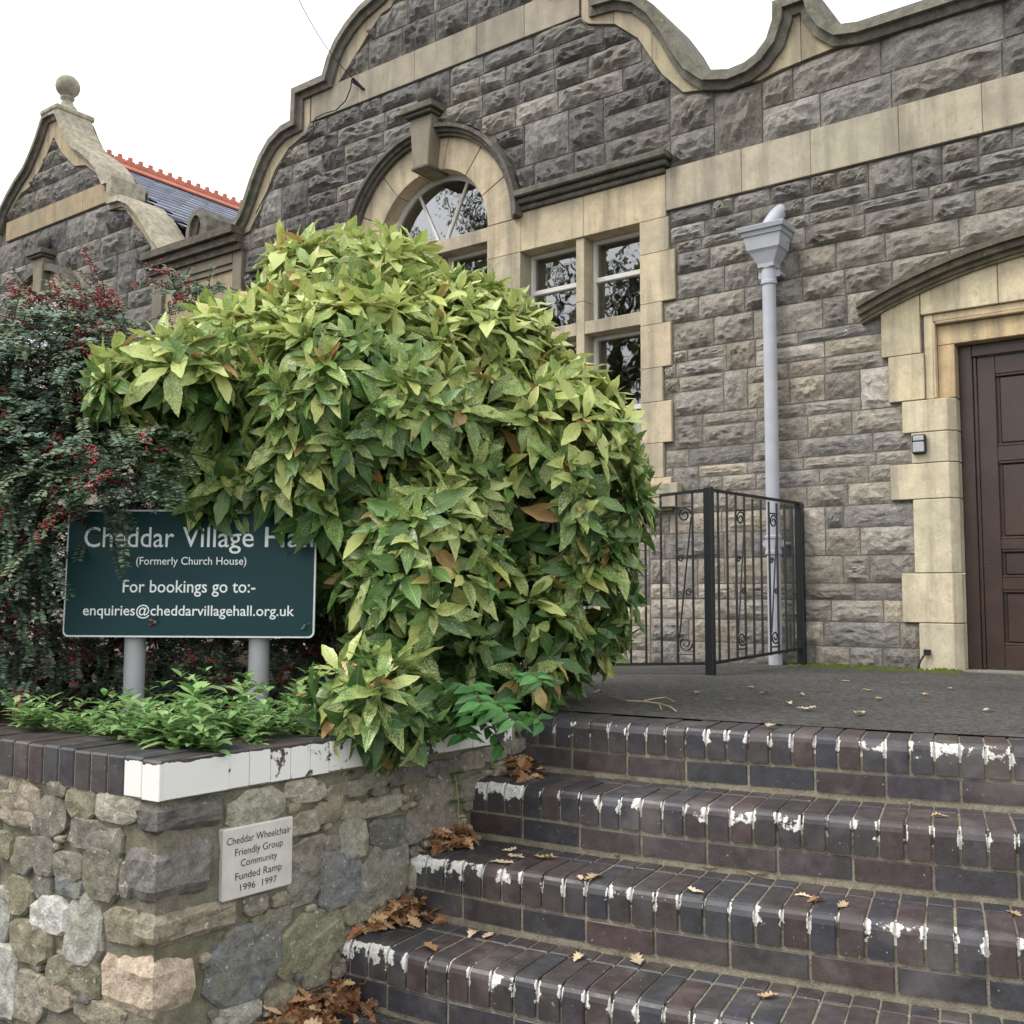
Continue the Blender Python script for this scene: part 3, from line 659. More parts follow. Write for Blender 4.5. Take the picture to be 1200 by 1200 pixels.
for x0, x1, z0, z1 in stones:
    x0 += J; x1 -= J; z0 += J; z1 -= J
    cols = [x0+(x1-x0)*i/9 for i in range(10)]
    # clip to gable line above and arches below
    tops = [min(z1, Sz(x)-.012) for x in cols]
    hm = (z0+z1)/2; lows = [max(z0, archtop(x)+.012 if z0 > SPZ-.25 else -9, (hoodz(x)+.01 if (abs(x-DC) < 1.3 and hm > 2.3) else -9)) for x in cols]; tops = [min(t_, hoodz(x)-.10 if (abs(x-DC) < 1.3 and 1.9 < hm <= 2.3) else 99) for t_, x in zip(tops, cols)]
    if any(-9.12 < x < -8.66 and z1 > 4.0 for x in (x0, x1)): continue
    good = [t-l > .035 for t, l in zip(tops, lows)]
    if not any(good): continue
    clipped = any(t < z1-.002 for t in tops) or any(l > z0+.002 for l in lows)
    if clipped:
        i0 = good.index(True); i1 = len(good)-1-good[::-1].index(True)
        if i1-i0 < 1: continue
        if not all(good[i0:i1+1]): continue
        xa, xb = cols[i0], cols[i1]
    else: xa, xb = x0, x1
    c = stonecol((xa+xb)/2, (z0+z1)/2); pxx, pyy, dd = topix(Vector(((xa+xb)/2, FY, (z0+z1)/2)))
    inside = -30 < pxx < 1230 and -30 < pyy < 820
    hid = 250 < pxx < 700 and (pyy-250) > abs(pxx-470)*.55 and pyy > 290 and pxx < 740
    area = (xb-xa)*(z1-z0)/dd**2*(1 if inside else .02)*(.05 if hid else 1)
    vis.append((area, xa, xb, z0, z1, c, clipped))
vis.sort(key=lambda q: -q[0]); rest = MB()
for n_, (area, xa, xb, z0, z1, c, clipped) in enumerate(vis):
    pi = rf.randrange(14); dep = rf.uniform(.8, 1.25)*(.022+.033*max(0, min(1, (z0-1.4)/2.2)))*min(1, (z1-z0)/.18+.2); flip = rf.random() < .5
    if clipped:
        b = MB(); src = PROTO[pi]; vv = []
        for u, y, v in src.v:
            x = xa+(xb-xa)*(u+.5); hm = (z0+z1)/2; t = min(z1, Sz(x)-.012, hoodz(x)-.10 if (abs(x-DC) < 1.3 and 1.9 < hm <= 2.3) else 99); l = max(z0, archtop(x)+.012 if z0 > SPZ-.25 else -9, (hoodz(x)+.01 if (abs(x-DC) < 1.3 and hm > 2.3) else -9))
            vv.append((x, FY+y*dep, l+(t-l)*max(0, min(1, v+.5))))
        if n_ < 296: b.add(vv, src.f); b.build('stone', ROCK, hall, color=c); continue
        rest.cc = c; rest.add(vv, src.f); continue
    if n_ < 296:
        M = Matrix.Translation(((xa+xb)/2, FY, (z0+z1)/2)) @ Matrix.Diagonal((xb-xa, dep, z1-z0, 1))
        if (z1-z0) > (xb-xa): M = M @ Matrix.Rotation(math.pi/2, 4, 'Y')
        elif flip: M = M @ Matrix.Rotation(math.pi, 4, 'Y')
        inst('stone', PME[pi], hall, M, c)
    else:
        rest.cc = c; rest.add([(xa+(xb-xa)*(u+.5), FY+y*dep, z0+(z1-z0)*(v+.5)) for u, y, v in PROTO[pi].v], PROTO[pi].f)
if rest.v: o = rest.build('rubble_stonework', ROCKA, hall); o['kind'] = 'stuff'
# dressed stone
rd = random.Random(3)
WARM, TANC, GREYC, DKC = lin(188, 173, 145), lin(180, 168, 144), lin(168, 158, 140), lin(96, 92, 84)
def ash(x0, x1, z0, z1, y0=FY-.03, y1=FY+.2, col=None, name='ashlar_block', mat=None, bev=.003):
    g = .0012; b = MB(); b.box(x0+g, x1-g, y0, y1, z0+g, z1-g); return b.build(name, mat or ASH, hall, bevel=bev, color=jit(col or TANC, .05, rd))
xsj = [-3.428, -2.84, -2.35, -1.78, -1.29, -.72, -.2, .4, 1.0, 1.7]
for a, c in zip(xsj, xsj[1:]): ash(a, c, 3.24, 3.55, FY-.034, FY+.1, lin(172, 162, 142))
def clipx(z): # band ends
    return 1.55
xj = [-7.23, -6.6, -5.9, -5.2, -4.7, -4.17]
for a, c in zip(xj, xj[1:]): ash(a, c, 4.975, 5.255, FY-.034, FY+.1, rd.choice([lin(142, 135, 121), lin(152, 144, 127)]))
xj = [-13.0, -12.4, -11.8, -11.2, -10.52]
for a, c in zip(xj, xj[1:]): ash(a, c, 4.985, 5.24, FY-.034, FY+.1, lin(158, 142, 114))
# pale margin between the stone courses and the curved coping
xm = [-14.3]+[LGX-2.6+i*.31 for i in range(1, 17)]+[-9.07, -8.71, -8.5]+[RG-2.78+i*.33 for i in range(1, 17)]+[-2.9, -2.72, -2.4, -2.04]
xm = sorted(set(round(x, 3) for x in xm))
for a, c in zip(xm, xm[1:]):
    nn = 8; xs_ = [a+.002+(c-a-.004)*i/nn for i in range(nn+1)]
    xs_ = sorted(set(xs_+[x for x, _ in U if a < x < c]+[x for x, _ in S if a < x < c]))
    top = [(x, Uz(x)-.05) for x in xs_]; bot = [(x, Sz(x)) for x in xs_]
    if max(t[1]-q[1] for t, q in zip(top, bot)) < .06: continue
    bot = [(x, min(z, t[1]-.004)) for (x, z), t in zip(bot, top)]
    b = MB()
    for i in range(len(xs_)-1):
        (xa, ta), (xb, tb) = top[i], top[i+1]; la, lb_ = bot[i][1], bot[i+1][1]
        b.quad((xa, FY-.032, la), (xb, FY-.032, lb_), (xb, FY-.032, tb), (xa, FY-.032, ta))
        b.quad((xa, FY-.032, la), (xb, FY-.032, lb_), (xb, FY+.03, lb_), (xa, FY+.03, la))
    b.quad((a+.002, FY-.032, bot[0][1]), (a+.002, FY-.032, top[0][1]), (a+.002, FY+.03, top[0][1]), (a+.002, FY+.03, bot[0][1]))
    b.build('gable_margin_block', ASH, hall, color=jit(lin(168, 155, 130) if a > -9 else lin(170, 154, 128), .07, rd), recalc=False)
# coping swept along the outline, in separate stones
def offs(pts, d):
    out = []
    for i, p in enumerate(pts):
        a = Vector(pts[max(i-1, 0)]); c = Vector(pts[min(i+1, len(pts)-1)]); p = Vector(p)
        t1 = (p-a).normalized() if i > 0 else (c-p).normalized(); t2 = (c-p).normalized() if i < len(pts)-1 else t1
        n1 = Vector((t1.y, -t1.x)); n2 = Vector((t2.y, -t2.x)); mm = (n1+n2)
        mm = mm/max(.35, mm.length_squared/2) if mm.length > 1e-6 else n1
        out.append((p.x+mm.x*d, p.y+mm.y*d))
    return out
def densify(pts, step):
    out = [pts[0]]
    for a, c in zip(pts, pts[1:]):
        L = math.hypot(c[0]-a[0], c[1]-a[1]); k = max(1, int(L/step))
        out += [(a[0]+(c[0]-a[0])*i/k, a[1]+(c[1]-a[1])*i/k) for i in range(1, k+1)]
    return out
UP = U
o1, o2, o3 = offs(UP, .075), offs(UP, .075), offs(UP, .125)
acc = 0; i = 0; start = 0
def cope_piece(i0, i1):
    b = MB(); n = i1-i0+1
    sec = []
    for j in range(i0, i1+1):
        (x, z), (xi, zi), (xr, zr) = UP[j], o2[j], o3[j]
        sec.append([(x, FY-.10, z), (xi, FY-.115, zi), (xi, FY-.075, zi), (xr, FY-.06, zr), (xr, FY+(.32 if x < -9.1 else .46), zr), (x, FY+(.34 if x < -9.1 else .48), z)])
    m_ = 6
    b.add([p for s in sec for p in s], [(r*m_+q, r*m_+(q+1) % m_, (r+1)*m_+(q+1) % m_, (r+1)*m_+q) for r in range(n-1) for q in range(m_)]+[tuple(range(m_)), tuple(range(n*m_-1, n*m_-m_-1, -1))])
    xm_ = UP[(i0+i1)//2][0]
    c = lin(150, 143, 126) if xm_ < -9.1 and xm_ > LGX else lin(104, 100, 90)
    b.build('coping_stone', DARK, hall, color=jit(c, .12, rd))
while i < len(UP)-1:
    L = 0; j = i
    while j < len(UP)-1 and (L < .42): L += math.hypot(UP[j+1][0]-UP[j][0], UP[j+1][1]-UP[j][1]); j += 1
    cope_piece(i, j); i = j
# finial on the far gable and its mate on the near gable
for gx, zt in ((LGX, 6.40), (RG, 6.73)):
    b = MB(); b.box(gx-.20, gx+.20, FY-.12, FY+.40, zt-.02, zt+.06); o = b.build('finial_base', DARK, hall, bevel=.02, color=lin(150, 143, 124))
    b = MB(); b.lathe([(.16, 0), (.13, .05), (.075, .12), (.06, .17), (.085, .19), (.085, .21), (.06, .22), (.09, .24), (.13, .285), (.146, .335), (.146, .37), (.13, .42), (.09, .465), (.04, .49), (.01, .495)], (gx, FY+.13, zt+.055), 20)
    b.build('ball_finial', DARK, hall, smooth=True, color=lin(140, 136, 120))
# infill of the small parapet arch and the panelled bay between the gables
ash(-9.0, -8.78, 4.13, 4.40, FY-.03, FY+.05, lin(160, 142, 120))
ash(-9.70, -9.52, 2.2, 4.0, FY-.06, FY+.1, lin(112, 104, 92)); ash(-8.33, -8.19, 2.2, 4.0, FY-.06, FY+.1, lin(120, 112, 98))
ash(-9.52, -8.33, 2.2, 3.74, FY-.02, FY+.05, lin(160, 144, 118), 'wall_panel')
for k_, (pz0, pz1, yy) in enumerate(((3.74, 3.80, .045), (3.80, 3.90, .065))): ash(-9.52, -8.33, pz0, pz1, FY-yy, FY+.1, lin(118, 108, 92), 'panel_moulding')
for pz0, pz1, yy in ((3.90, 3.97, .10), (3.97, 4.05, .15), (4.05, 4.135, .20)): ash(-9.74, -8.18, pz0+.002, pz1, FY-yy, FY+.1, lin(92, 86, 76), 'cornice', DARK)
# roof of the far gable: slates in courses, red crested ridge
b = MB(); rz, re = (LGX, 6.02), (-8.75, 3.95); dx, dz_ = re[0]-rz[0], re[1]-rz[1]; Lr = math.hypot(dx, dz_); ux, uz = dx/Lr, dz_/Lr; rr = random.Random(9)
b.quad((rz[0], FY+.38, rz[1]-.03), (rz[0], 19, rz[1]-.03), (re[0], 19, re[1]-.03), (re[0], FY+.38, re[1]-.03)); b.quad((rz[0], FY+.38, rz[1]-.03), (rz[0], 19, rz[1]-.03), (2*LGX-re[0], 19, re[1]-.03), (2*LGX-re[0], FY+.38, re[1]-.03))
roof = b.build('roof', BLACKP, hall)
b = MB(); row = 0; s = .02
while s < Lr-.1:
    y = FY+.45-(row % 2)*.14
    while y < 18.6:
        h = .012+rr.uniform(0, .006); w_ = .275
        p = lambda t, yy, hh: (rz[0]+ux*t-uz*hh, yy, rz[1]+uz*t+ux*hh)
        b.add([p(s, y, 0), p(s, y+w_, 0), p(s+.24, y+w_, h+.016), p(s+.24, y, h+.016), p(s+.24, y+w_, -.01), p(s+.24, y, -.01)], [(0, 1, 2, 3), (3, 2, 4, 5)]); y += .28
    s += .19; row += 1
o = b.build('slates', SLATE, roof); o['kind'] = 'stuff'
y = FY+.5
b = MB(); b.prism([(-.14, -.06), (0, .05), (.14, -.06), (.12, -.075), (0, .02), (-.12, -.075)], 0, .30)
for q in range(2): b.prism([(-.02, .04), (.02, .04), (.02, .10), (-.02, .10)], .01+q*.15, .14+q*.15); b.prism([(-.018, .10), (.018, .10), (.018, .15), (-.018, .15)], .05+q*.15, .10+q*.15)
rme = b.mesh('ridge_tile', TERRA)
while y < 18.5:
    inst('ridge_tile', rme, roof, Matrix.Translation((rz[0], y, rz[1]+.03))); y += .305
b = MB()
for sg in (1, -1): b.quad((RG, FY+.38, 6.1), (RG, 19, 6.1), (RG+sg*1.9, 19, 3.8), (RG+sg*1.9, FY+.38, 3.8))
b.quad((-3.8, FY+.38, 3.75), (2.6, FY+.38, 3.75), (2.6, 19, 3.75), (-3.8, 19, 3.75)); b.build('roof', SLATE, hall)
# ---- Venetian window: dressed surround
def mir(x0, x1, c): return sorted((RG+c*(x0-RG), RG+c*(x1-RG)))
for c in (1, -1):
    for i, (z0, z1, xe) in enumerate(QW[1:]):
        a, d = mir(-3.65, xe, c); ash(a, d, z0, z1, FY-.03, FY+.22, WARM if i % 2 else TANC)
    for a0_, d0_ in ((-4.74, -4.14), (-4.14, -3.43)):
        a, d = mir(a0_, d0_, c); ash(a, d, 3.2, 3.52, FY-.03, FY+.22, WARM)
    for z0, z1 in ((1.25, 2.0), (2.0, 2.7), (2.7, 3.2)):
        a, d = mir(-4.22, -4.145, c); ash(a, d, z0, z1, FY-.012, FY+.22, TANC)
        a, d = mir(-5.08, -4.74, c); ash(a, d, z0, z1, FY-.028, FY+.22, TANC)
    a, d = mir(-5.08, -4.74, c); ash(a, d, 3.2, SPZ, FY-.028, FY+.22, WARM)
    for a0_, d0_ in ((-4.74, -4.22), (-4.145, -3.65)):
        a, d = mir(a0_, d0_, c); ash(a, d, 2.44, 2.54, FY-.012, FY+.22, TANC)
    a, d = mir(-5.7, -3.33, c); ash(a, d, 1.08, 1.25, FY-.09, FY+.22, GREYC, 'window_sill')
    for pz0, pz1, yy, e in ((3.522, 3.565, .06, 0), (3.565, 3.61, .10, .025), (3.61, 3.665, .145, .05)):
        a, d = mir(-4.73, -3.425+e, c); ash(a, d, pz0, pz1, FY-yy, FY+.1, DKC, 'hood_moulding', DARK, .008)
ash(-6.32, -5.08, 3.36, 3.478, FY-.02, FY+.22, TANC); ash(-5.78, -5.62, 1.25, 3.36, FY-.02, FY+.22, TANC)
def ringseg(r0, r1, a0_, a1_, y0, y1, n=6):
    b = MB(); vs_ = []
    for i in range(n+1):
        a = a0_+(a1_-a0_)*i/n; c_, s_ = math.cos(a), math.sin(a)
        vs_ += [(RG+r0*c_, y0, SPZ+r0*s_), (RG+r1*c_, y0, SPZ+r1*s_), (RG+r1*c_, y1, SPZ+r1*s_), (RG+r0*c_, y1, SPZ+r0*s_)]
    b.add(vs_, [(i*4+q, i*4+(q+1) % 4, (i+1)*4+(q+1) % 4, (i+1)*4+q) for i in range(n) for q in range(4)]+[(0, 1, 2, 3), (n*4+3, n*4+2, n*4+1, n*4)]); return b
for i in range(7):
    a = math.pi*i/7; ringseg(.625, .90, a+.004, a+math.pi/7-.004, FY-.03, FY+.22).build('voussoir', ASH, hall, bevel=.004, color=jit(WARM, .08, rd))
for i in range(10):
    a = math.pi*i/10
    for r0, r1, yy in ((.898, .925, .07), (.925, .955, .10), (.955, .985, .135)): ringseg(r0, r1, a+.001, a+math.pi/10-.001, FY-yy, FY+.1).build('hood_moulding', DARK, hall, color=jit(DKC, .1, rd))
def keystone(gx, dz=0):
    b = MB(); ks = lambda w0, w1, z0, z1, y: [(gx-w0, y, z0), (gx+w0, y, z0), (gx+w1, y, z1), (gx-w1, y, z1)]
    b.add(ks(.085, .125, SPZ+.60+dz, SPZ+1.06+dz, FY-.17)+ks(.085, .125, SPZ+.60+dz, SPZ+1.06+dz, FY+.1), [(0, 1, 2, 3), (7, 6, 5, 4), (0, 4, 5, 1), (1, 5, 6, 2), (2, 6, 7, 3), (3, 7, 4, 0)])
    o = b.build('keystone', ASH, hall, bevel=.008, color=lin(132, 124, 104))
    for z0, z1, e in ((.60, .63, .10), (1.06, 1.09, .15), (1.09, 1.125, .185), (1.125, 1.16, .165)):
        b = MB(); b.box(gx-e, gx+e, FY-.10-e*.75, FY+.1, SPZ+z0+dz+.001, SPZ+z1+dz); b.build('keystone_cap', DARK, o, bevel=.006, color=lin(98, 94, 84))
    b = MB(); b.lathe([(.055, 0), (.045, .03), (.065, .05), (.085, .085), (.09, .11), (.08, .15), (.05, .175), (.01, .185)], (gx, FY-.10, SPZ+1.158+dz), 14); b.build('ball', DARK, o, smooth=True, color=lin(92, 90, 82))
keystone(RG); keystone(LGX, -.02)
# far gable arch head, the rest is behind the shrubs
for i in range(8):
    a = math.pi*i/8
    for r0, r1, yy, mt, cc in ((.66, .90, .03, ASH, WARM), (.90, .985, .12, DARK, DKC)):
        b = ringseg(r0, r1, a+.003, a+math.pi/8-.003, FY-yy-.035, FY+.05); b.v = [(x-RG+LGX, y, z-.02) for x, y, z in b.v]; b.build('voussoir' if mt is ASH else 'hood_moulding', mt, hall, color=jit(cc, .08, rd))
b = MB(); n = 16; b.add([(LGX+.67*math.cos(math.pi*i/n), FY-.05, SPZ-.02+.67*math.sin(math.pi*i/n)) for i in range(n+1)], [tuple(range(n+1))]); b.build('fanlight_pane', GLASS, hall, recalc=False)
ash(-12.9, -10.6, 2.4, SPZ-.02, FY-.06, FY+.05, TANC)
# sashes and glass
def sash(x0, x1, z0, z1, rail=None, bar=False):
    f = .026; y0, y1 = FY+.115, FY+.16; b = MB()
    b.box(x0, x0+f, y0, y1, z0, z1); b.box(x1-f, x1, y0, y1, z0, z1); b.box(x0+f, x1-f, y0+.002, y1, z0, z0+f*1.2); b.box(x0+f, x1-f, y0+.002, y1, z1-f, z1)
    if rail: b.box(x0+f, x1-f, y0-.004, y1-.01, rail-.018, rail+.018)
    o = b.build('window', WHITE, hall, bevel=.003)
    for a, c, e in ((z0+f, (rail or z1)-.018, 0), ((rail+.018) if rail else None, z1-f, .012)):
        if a is None: continue
        p = MB(); p.quad((x0+f, FY+.14+e, a), (x1-f, FY+.14+e, a), (x1-f, FY+.142+e, c), (x0+f, FY+.142+e, c)); p.build('pane', GLASS, o, recalc=False)
for c in (1, -1):
    for a0_, d0_ in ((-4.74, -4.22), (-4.145, -3.65)):
        a, d = mir(a0_, d0_, c); sash(a, d, 2.54, 3.2, 2.885); sash(a, d, 1.25, 2.44, 1.86)
sash(-6.32, -5.78, 1.25, 3.36, 2.3); sash(-5.62, -5.08, 1.25, 3.36, 2.3)
b = ringseg(.585, .63, .0, math.pi, FY+.12, FY+.16, 20); b.box(RG-.585, RG+.585, FY+.12, FY+.16, SPZ, SPZ+.04)
for an in (62, 118):
    a = math.radians(an); c_, s_ = math.cos(a), math.sin(a); p0, p1 = Vector((RG+.07*c_, FY+.14, SPZ+.03)), Vector((RG+.59*c_, FY+.14, SPZ+.59*s_)); b.tube([p0, p1], .014, 6)
fan = b.build('fanlight', WHITE, hall)
b = MB(); n = 20; b.add([(RG+.6*math.cos(math.pi*i/n), FY+.145, SPZ+.01+.6*math.sin(math.pi*i/n)) for i in range(n+1)], [tuple(range(n+1))]); b.build('pane', GLASS, fan, recalc=False)
b = MB(); b.box(-8.2, -3.45, FY+.385, 10.5, .3, 4.12); b.f = [f for i, f in enumerate(b.f) if i != 2]; b.mi = b.mi[:5]; b.build('interior_room', DIM, hall, recalc=False)
b = MB(); n = 26; vs_ = []
for i in range(n+1):
    x = -4.52+.30*i/n; y = FY+.30+.018*math.sin(i*1.9); vs_ += [(x, y, 1.3), (x, y, 2.86)]
b.add(vs_, [(2*i, 2*i+2, 2*i+3, 2*i+1) for i in range(n)]); b.build('curtain', CURT, hall, smooth=True, recalc=False)
# ---- doorway
for i, (z0, z1, xe) in enumerate(QD[1:]):
    for c in (1, -1):
        a, d = sorted((DC+c*(xe-DC), DC+c*(-1.5-DC)))
        b = MB(); ch = .045
        if c == 1: poly = [(a+.002, FY-.03), (d-ch, FY-.03), (d, FY+.02), (d, FY+.2), (a+.002, FY+.2)]
        else: poly = [(a, FY+.02), (a+ch, FY-.03), (d-.002, FY-.03), (d-.002, FY+.2), (a, FY+.2)]
        b.add([(x, y, z0+.002) for x, y in poly]+[(x, y, z1-.002) for x, y in poly], [tuple(range(5)), tuple(range(9, 4, -1))]+[(q, (q+1) % 5, (q+1) % 5+5, q+5) for q in range(5)])
        b.build('ashlar_block', ASH, hall, bevel=.004, color=jit([lin(204, 191, 163), lin(196, 185, 160)][i % 2], .05, rd))
for c in (1, -1):
    X = lambda x: DC+c*(x-DC)
    for x0, x1, yy in ((-1.885, -1.67, .03), (-1.67, -1.615, .012), (-1.615, -1.60, .03), (-1.60, -1.5, -.012)):
        a, d = sorted((X(x0), X(x1))); ash(a, d, 1.662, 1.95 if x0 < -1.8 else (2.185 if x0 < -1.66 else 2.13 if x0 < -1.61 else 2.115 if x0 < -1.6 else 1.99), FY-yy, FY+.2, lin(204, 189, 156) if x1 < -1.55 else lin(192, 168, 130), bev=.004)
ash(-1.6, .1, 1.99, 2.0+.115, FY+.012, FY+.2, lin(196, 174, 136), 'lintel', bev=.004)
ash(-1.6, .1, 2.115, 2.135, FY-.03, FY+.2, lin(178, 160, 128), 'lintel_moulding', bev=.004); ash(-1.615, .115, 2.137, 2.185, FY-.012, FY+.2, lin(186, 168, 134), 'lintel_moulding', bev=.004)
def tymp(x0, x1):
    b = MB(); n = 8; xs_ = [x0+.002+(x1-x0-.004)*i/n for i in range(n+1)]
    low = lambda x: 2.187 if abs(x-DC) < .935 else 1.952
    b.prism([(x, hoodz(x)-.10) for x in xs_]+[(x1-.002, low((x0+x1)/2)), (x0+.002, low((x0+x1)/2))], FY-.03, FY+.18); b.build('ashlar_block', ASH, hall, bevel=.004, color=jit(lin(204, 190, 158), .05, rd))
for a, d in ((-1.925, -1.686), (-1.684, -1.24), (-1.24, -.75), (-.75, -.26), (-.26, .184), (.186, .425)): tymp(a, d)
def hoodseg(x0, x1, o0, o1, yy, c):
    b = MB(); n = 6; xs_ = [x0+(x1-x0)*i/n for i in range(n+1)]
    b.prism([(x, hoodz(x)-o0) for x in xs_]+[(x, hoodz(x)-o1) for x in xs_[::-1]], FY-yy, FY+.1); b.build('hood_moulding', DARK, hall, color=jit(c, .1, rd))
for i in range(6):
    a = DC-1.29+i*.43
    for o0, o1, yy in ((0, .035, .15), (.035, .075, .12), (.075, .10, .075), (.10, .118, .055)): hoodseg(a+.001, a+.429, o0, o1, yy, lin(100, 95, 82) if o0 < .07 else lin(120, 112, 94))
# door in its frame
YD = FY+.13
b = MB(); b.box(-1.5, -1.425, YD-.03, YD+.07, 0, 1.99); b.box(-.075, 0, YD-.03, YD+.07, 0, 1.99); b.box(-1.425, -.075, YD-.03, YD+.07, 1.915, 1.988)
b.box(-1.425, -1.405, YD-.012, YD+.05, .03, 1.915)
b.build('door_frame', DOORP, hall, bevel=.004)
ash(-1.55, .05, -.02, .028, FY-.02, FY+.25, lin(128, 124, 116), 'door_threshold')
def door(x0, x1, hand):
    b = MB(); yb = YD+.045; st = .10; z0, z1 = .035, 1.91
    rails = [(z0, .17), (.50, .57), (.74, .80), (1.27, 1.36), (1.80, z1)]
    b.box(x0, x0+st, YD, yb, z0, z1); b.box(x1-st, x1, YD, yb, z0, z1)
    for a, c in rails: b.box(x0+st, x1-st, YD+.002, yb, a, c)
    b.box(x0+st*.5, x1-st*.5, YD+.026, yb+.01, z0+.01, z1-.01)
    o = b.build('door', DOORP, hall, bevel=.003)
    for (a, c), (d, e) in zip(rails, rails[1:]):
        p = MB(); p.box(x0+st+.018, x1-st-.018, YD+.014, YD+.03, c+.018, d-.018); p.build('door_panel', DOORP, o, bevel=.008)
        for q0, q1, w0, w1 in ((x0+st, x1-st, c, c+.016), (x0+st, x1-st, d-.016, d)): 
            p = MB(); p.box(q0+.001, q1-.001, YD+.004, YD+.028, w0, w1); p.build('bead', DOORP, o, bevel=.004)
    p = MB(); hx = x1-.05 if hand else x0+.05; p.lathe([(.022, 0), (.02, .03), (.026, .045), (.014, .055)], (0, 0, 0), 12); p.v = [(hx+x, YD-z, 1.02+y) for x, y, z in p.v]; p.build('handle', BLACKP, o, smooth=True)
door(-1.403, -.752, True); door(-.748, -.097, False)
# ---- rainwater pipe
px_ = -2.625; yp = FY-.105; b = MB()
b.tube([(px_, yp, -.0), (px_, yp, 2.66)], .045, 18)
pipe = b.build('rainwater_pipe', GREYP, hall); smooth_angle(pipe)
def frus(b, rings, x, y):
    vs_ = []
    for z, hx, f0, f1 in rings: vs_ += [(x-hx, y-f0, z), (x+hx, y-f0, z), (x+hx, y+f1, z), (x-hx, y+f1, z)]
    b.add(vs_, [(i*4+q, i*4+(q+1) % 4, (i+1)*4+(q+1) % 4, (i+1)*4+q) for i in range(len(rings)-1) for q in range(4)]+[(3, 2, 1, 0), tuple(range(len(rings)*4-4, len(rings)*4))])
b = MB(); frus(b, [(2.64, .055, .055, .055), (2.665, .058, .058, .055), (2.735, .095, .085, .07), (2.75, .105, .095, .07), (2.755, .112, .10, .07), (2.84, .128, .112, .07), (2.845, .138, .122, .07), (2.87, .142, .126, .07), (2.874, .158, .142, .07), (2.90, .165, .15, .07), (2.905, .165, .15, .07)], px_, yp); b.build('hopper_head', GREYP, pipe)
b = MB(); b.tube([(px_+.045, FY+.05, 3.08), (px_+.045, FY-.06, 3.01), (px_+.02, FY-.115, 2.935), (px_+.0, FY-.14, 2.88)], .052, 14); o = b.build('outlet_spout', GREYP, pipe); smooth_angle(o)
for zc in (2.60, .80):
    b = MB(); b.lathe([(.045, -.075), (.054, -.07), (.054, -.05), (.05, -.045), (.05, .03), (.056, .035), (.056, .05), (.046, .055)], (px_, yp, zc), 18); o = b.build('pipe_collar', GREYP, pipe); smooth_angle(o)
    for sg in (-1, 1):
        b = MB(); b.box(px_+sg*.05-.022, px_+sg*.05+.022, yp+.005, yp+.02, zc-.02, zc+.025); b.tube([(px_+sg*.07, yp+.012, zc), (px_+sg*.07, FY+.02, zc)], .012, 8); b.build('pipe_bracket', GREYP, pipe)
b = MB(); b.box(px_+.10, px_+.125, yp-.0, FY+.02, 2.80, 2.86); b.build('pipe_bracket', GREYP, pipe, bevel=.005)
# little cable outlet by the door plinth
P = ony(1087, 764, FY-.035); b = MB(); b.box(P.x-.018, P.x+.018, FY-.055, FY-.03, P.z-.015, P.z+.015); b.tube([(P.x-.01, FY-.05, P.z-.01), (P.x-.035, FY-.055, P.z-.05), (P.x-.06, FY-.06, P.z-.12), (P.x-.065, FY-.05, P.z-.16)], .006, 6); b.build('cable_outlet', BLACKP, hall)
# ---- key safe on the door jamb
P0, P1 = ony(1070, 511, FY-.03), ony(1086, 531, FY-.03); cx, cz = (P0.x+P1.x)/2, (P0.z+P1.z)/2; hw, hh = .042, .060
ks = empty('key_safe', (cx, FY-.031, cz), 'small silver and black key safe screwed to the door jamb', 'key safe')
b = MB(); b.box(cx-hw, cx+hw, FY-.062, FY-.031, cz-hh, cz+hh); b.build('body', BLACKP, ks, bevel=.010)
b = MB(); b.box(cx-hw+.008, cx+hw-.008, FY-.073, FY-.060, cz-hh+.008, cz+.012); b.build('cover', SILV, ks, bevel=.005)
b = MB(); b.box(cx-hw+.01, cx+hw-.01, FY-.068, FY-.060, cz+.020, cz+hh-.008); b.build('dial_window', SILV, ks, bevel=.004)
# ------------------------------------------------------------------ railing
PC = onz(833, 793, 0); PE = Vector((-2.465, FY-.06, .02))
tp = onplane(829, 572, PC, Vector((0, 1, 0))); HT = tp.z
rail = empty('railing', (PC.x, PC.y, 0), 'black iron railing with scrolls guarding the ramp', 'railing')
def post(p, z0, z1):
    b = MB(); b.box(p.x-.024, p.x+.024, p.y-.024, p.y+.024, z0, z1); b.lathe([(.03, 0), (.026, .008), (.01, .014)], (p.x, p.y, z1-.002), 8); b.build('post', IRON, rail, bevel=.003)
SLP = .052
fz = lambda x: -(PC.x-x)*SLP
post(PC, -.02, HT); post(PE, .0, HT-.03)
PL = Vector((PC.x-2.3, PC.y, 0)); post(PL, fz(PL.x)-.03, HT+fz(PL.x))
def bar(a, c, r=.007): b = MB(); b.tube([a, c], r, 6); b.build('baluster', IRON, rail)
def railbar(a, c, w_=.012, h=.008):
    b = MB(); d = (c-a).normalized(); s = d.cross(ZU).normalized(); vs_ = []
    for p in (a, c):
        for q, t in ((-1, -1), (1, -1), (1, 1), (-1, 1)): vs_.append(p+s*w_*q+ZU*h*t)
    b.add(vs_, [(0, 1, 2, 3), (7, 6, 5, 4), (0, 4, 5, 1), (1, 5, 6, 2), (2, 6, 7, 3), (3, 7, 4, 0)]); b.build('rail', IRON, rail)
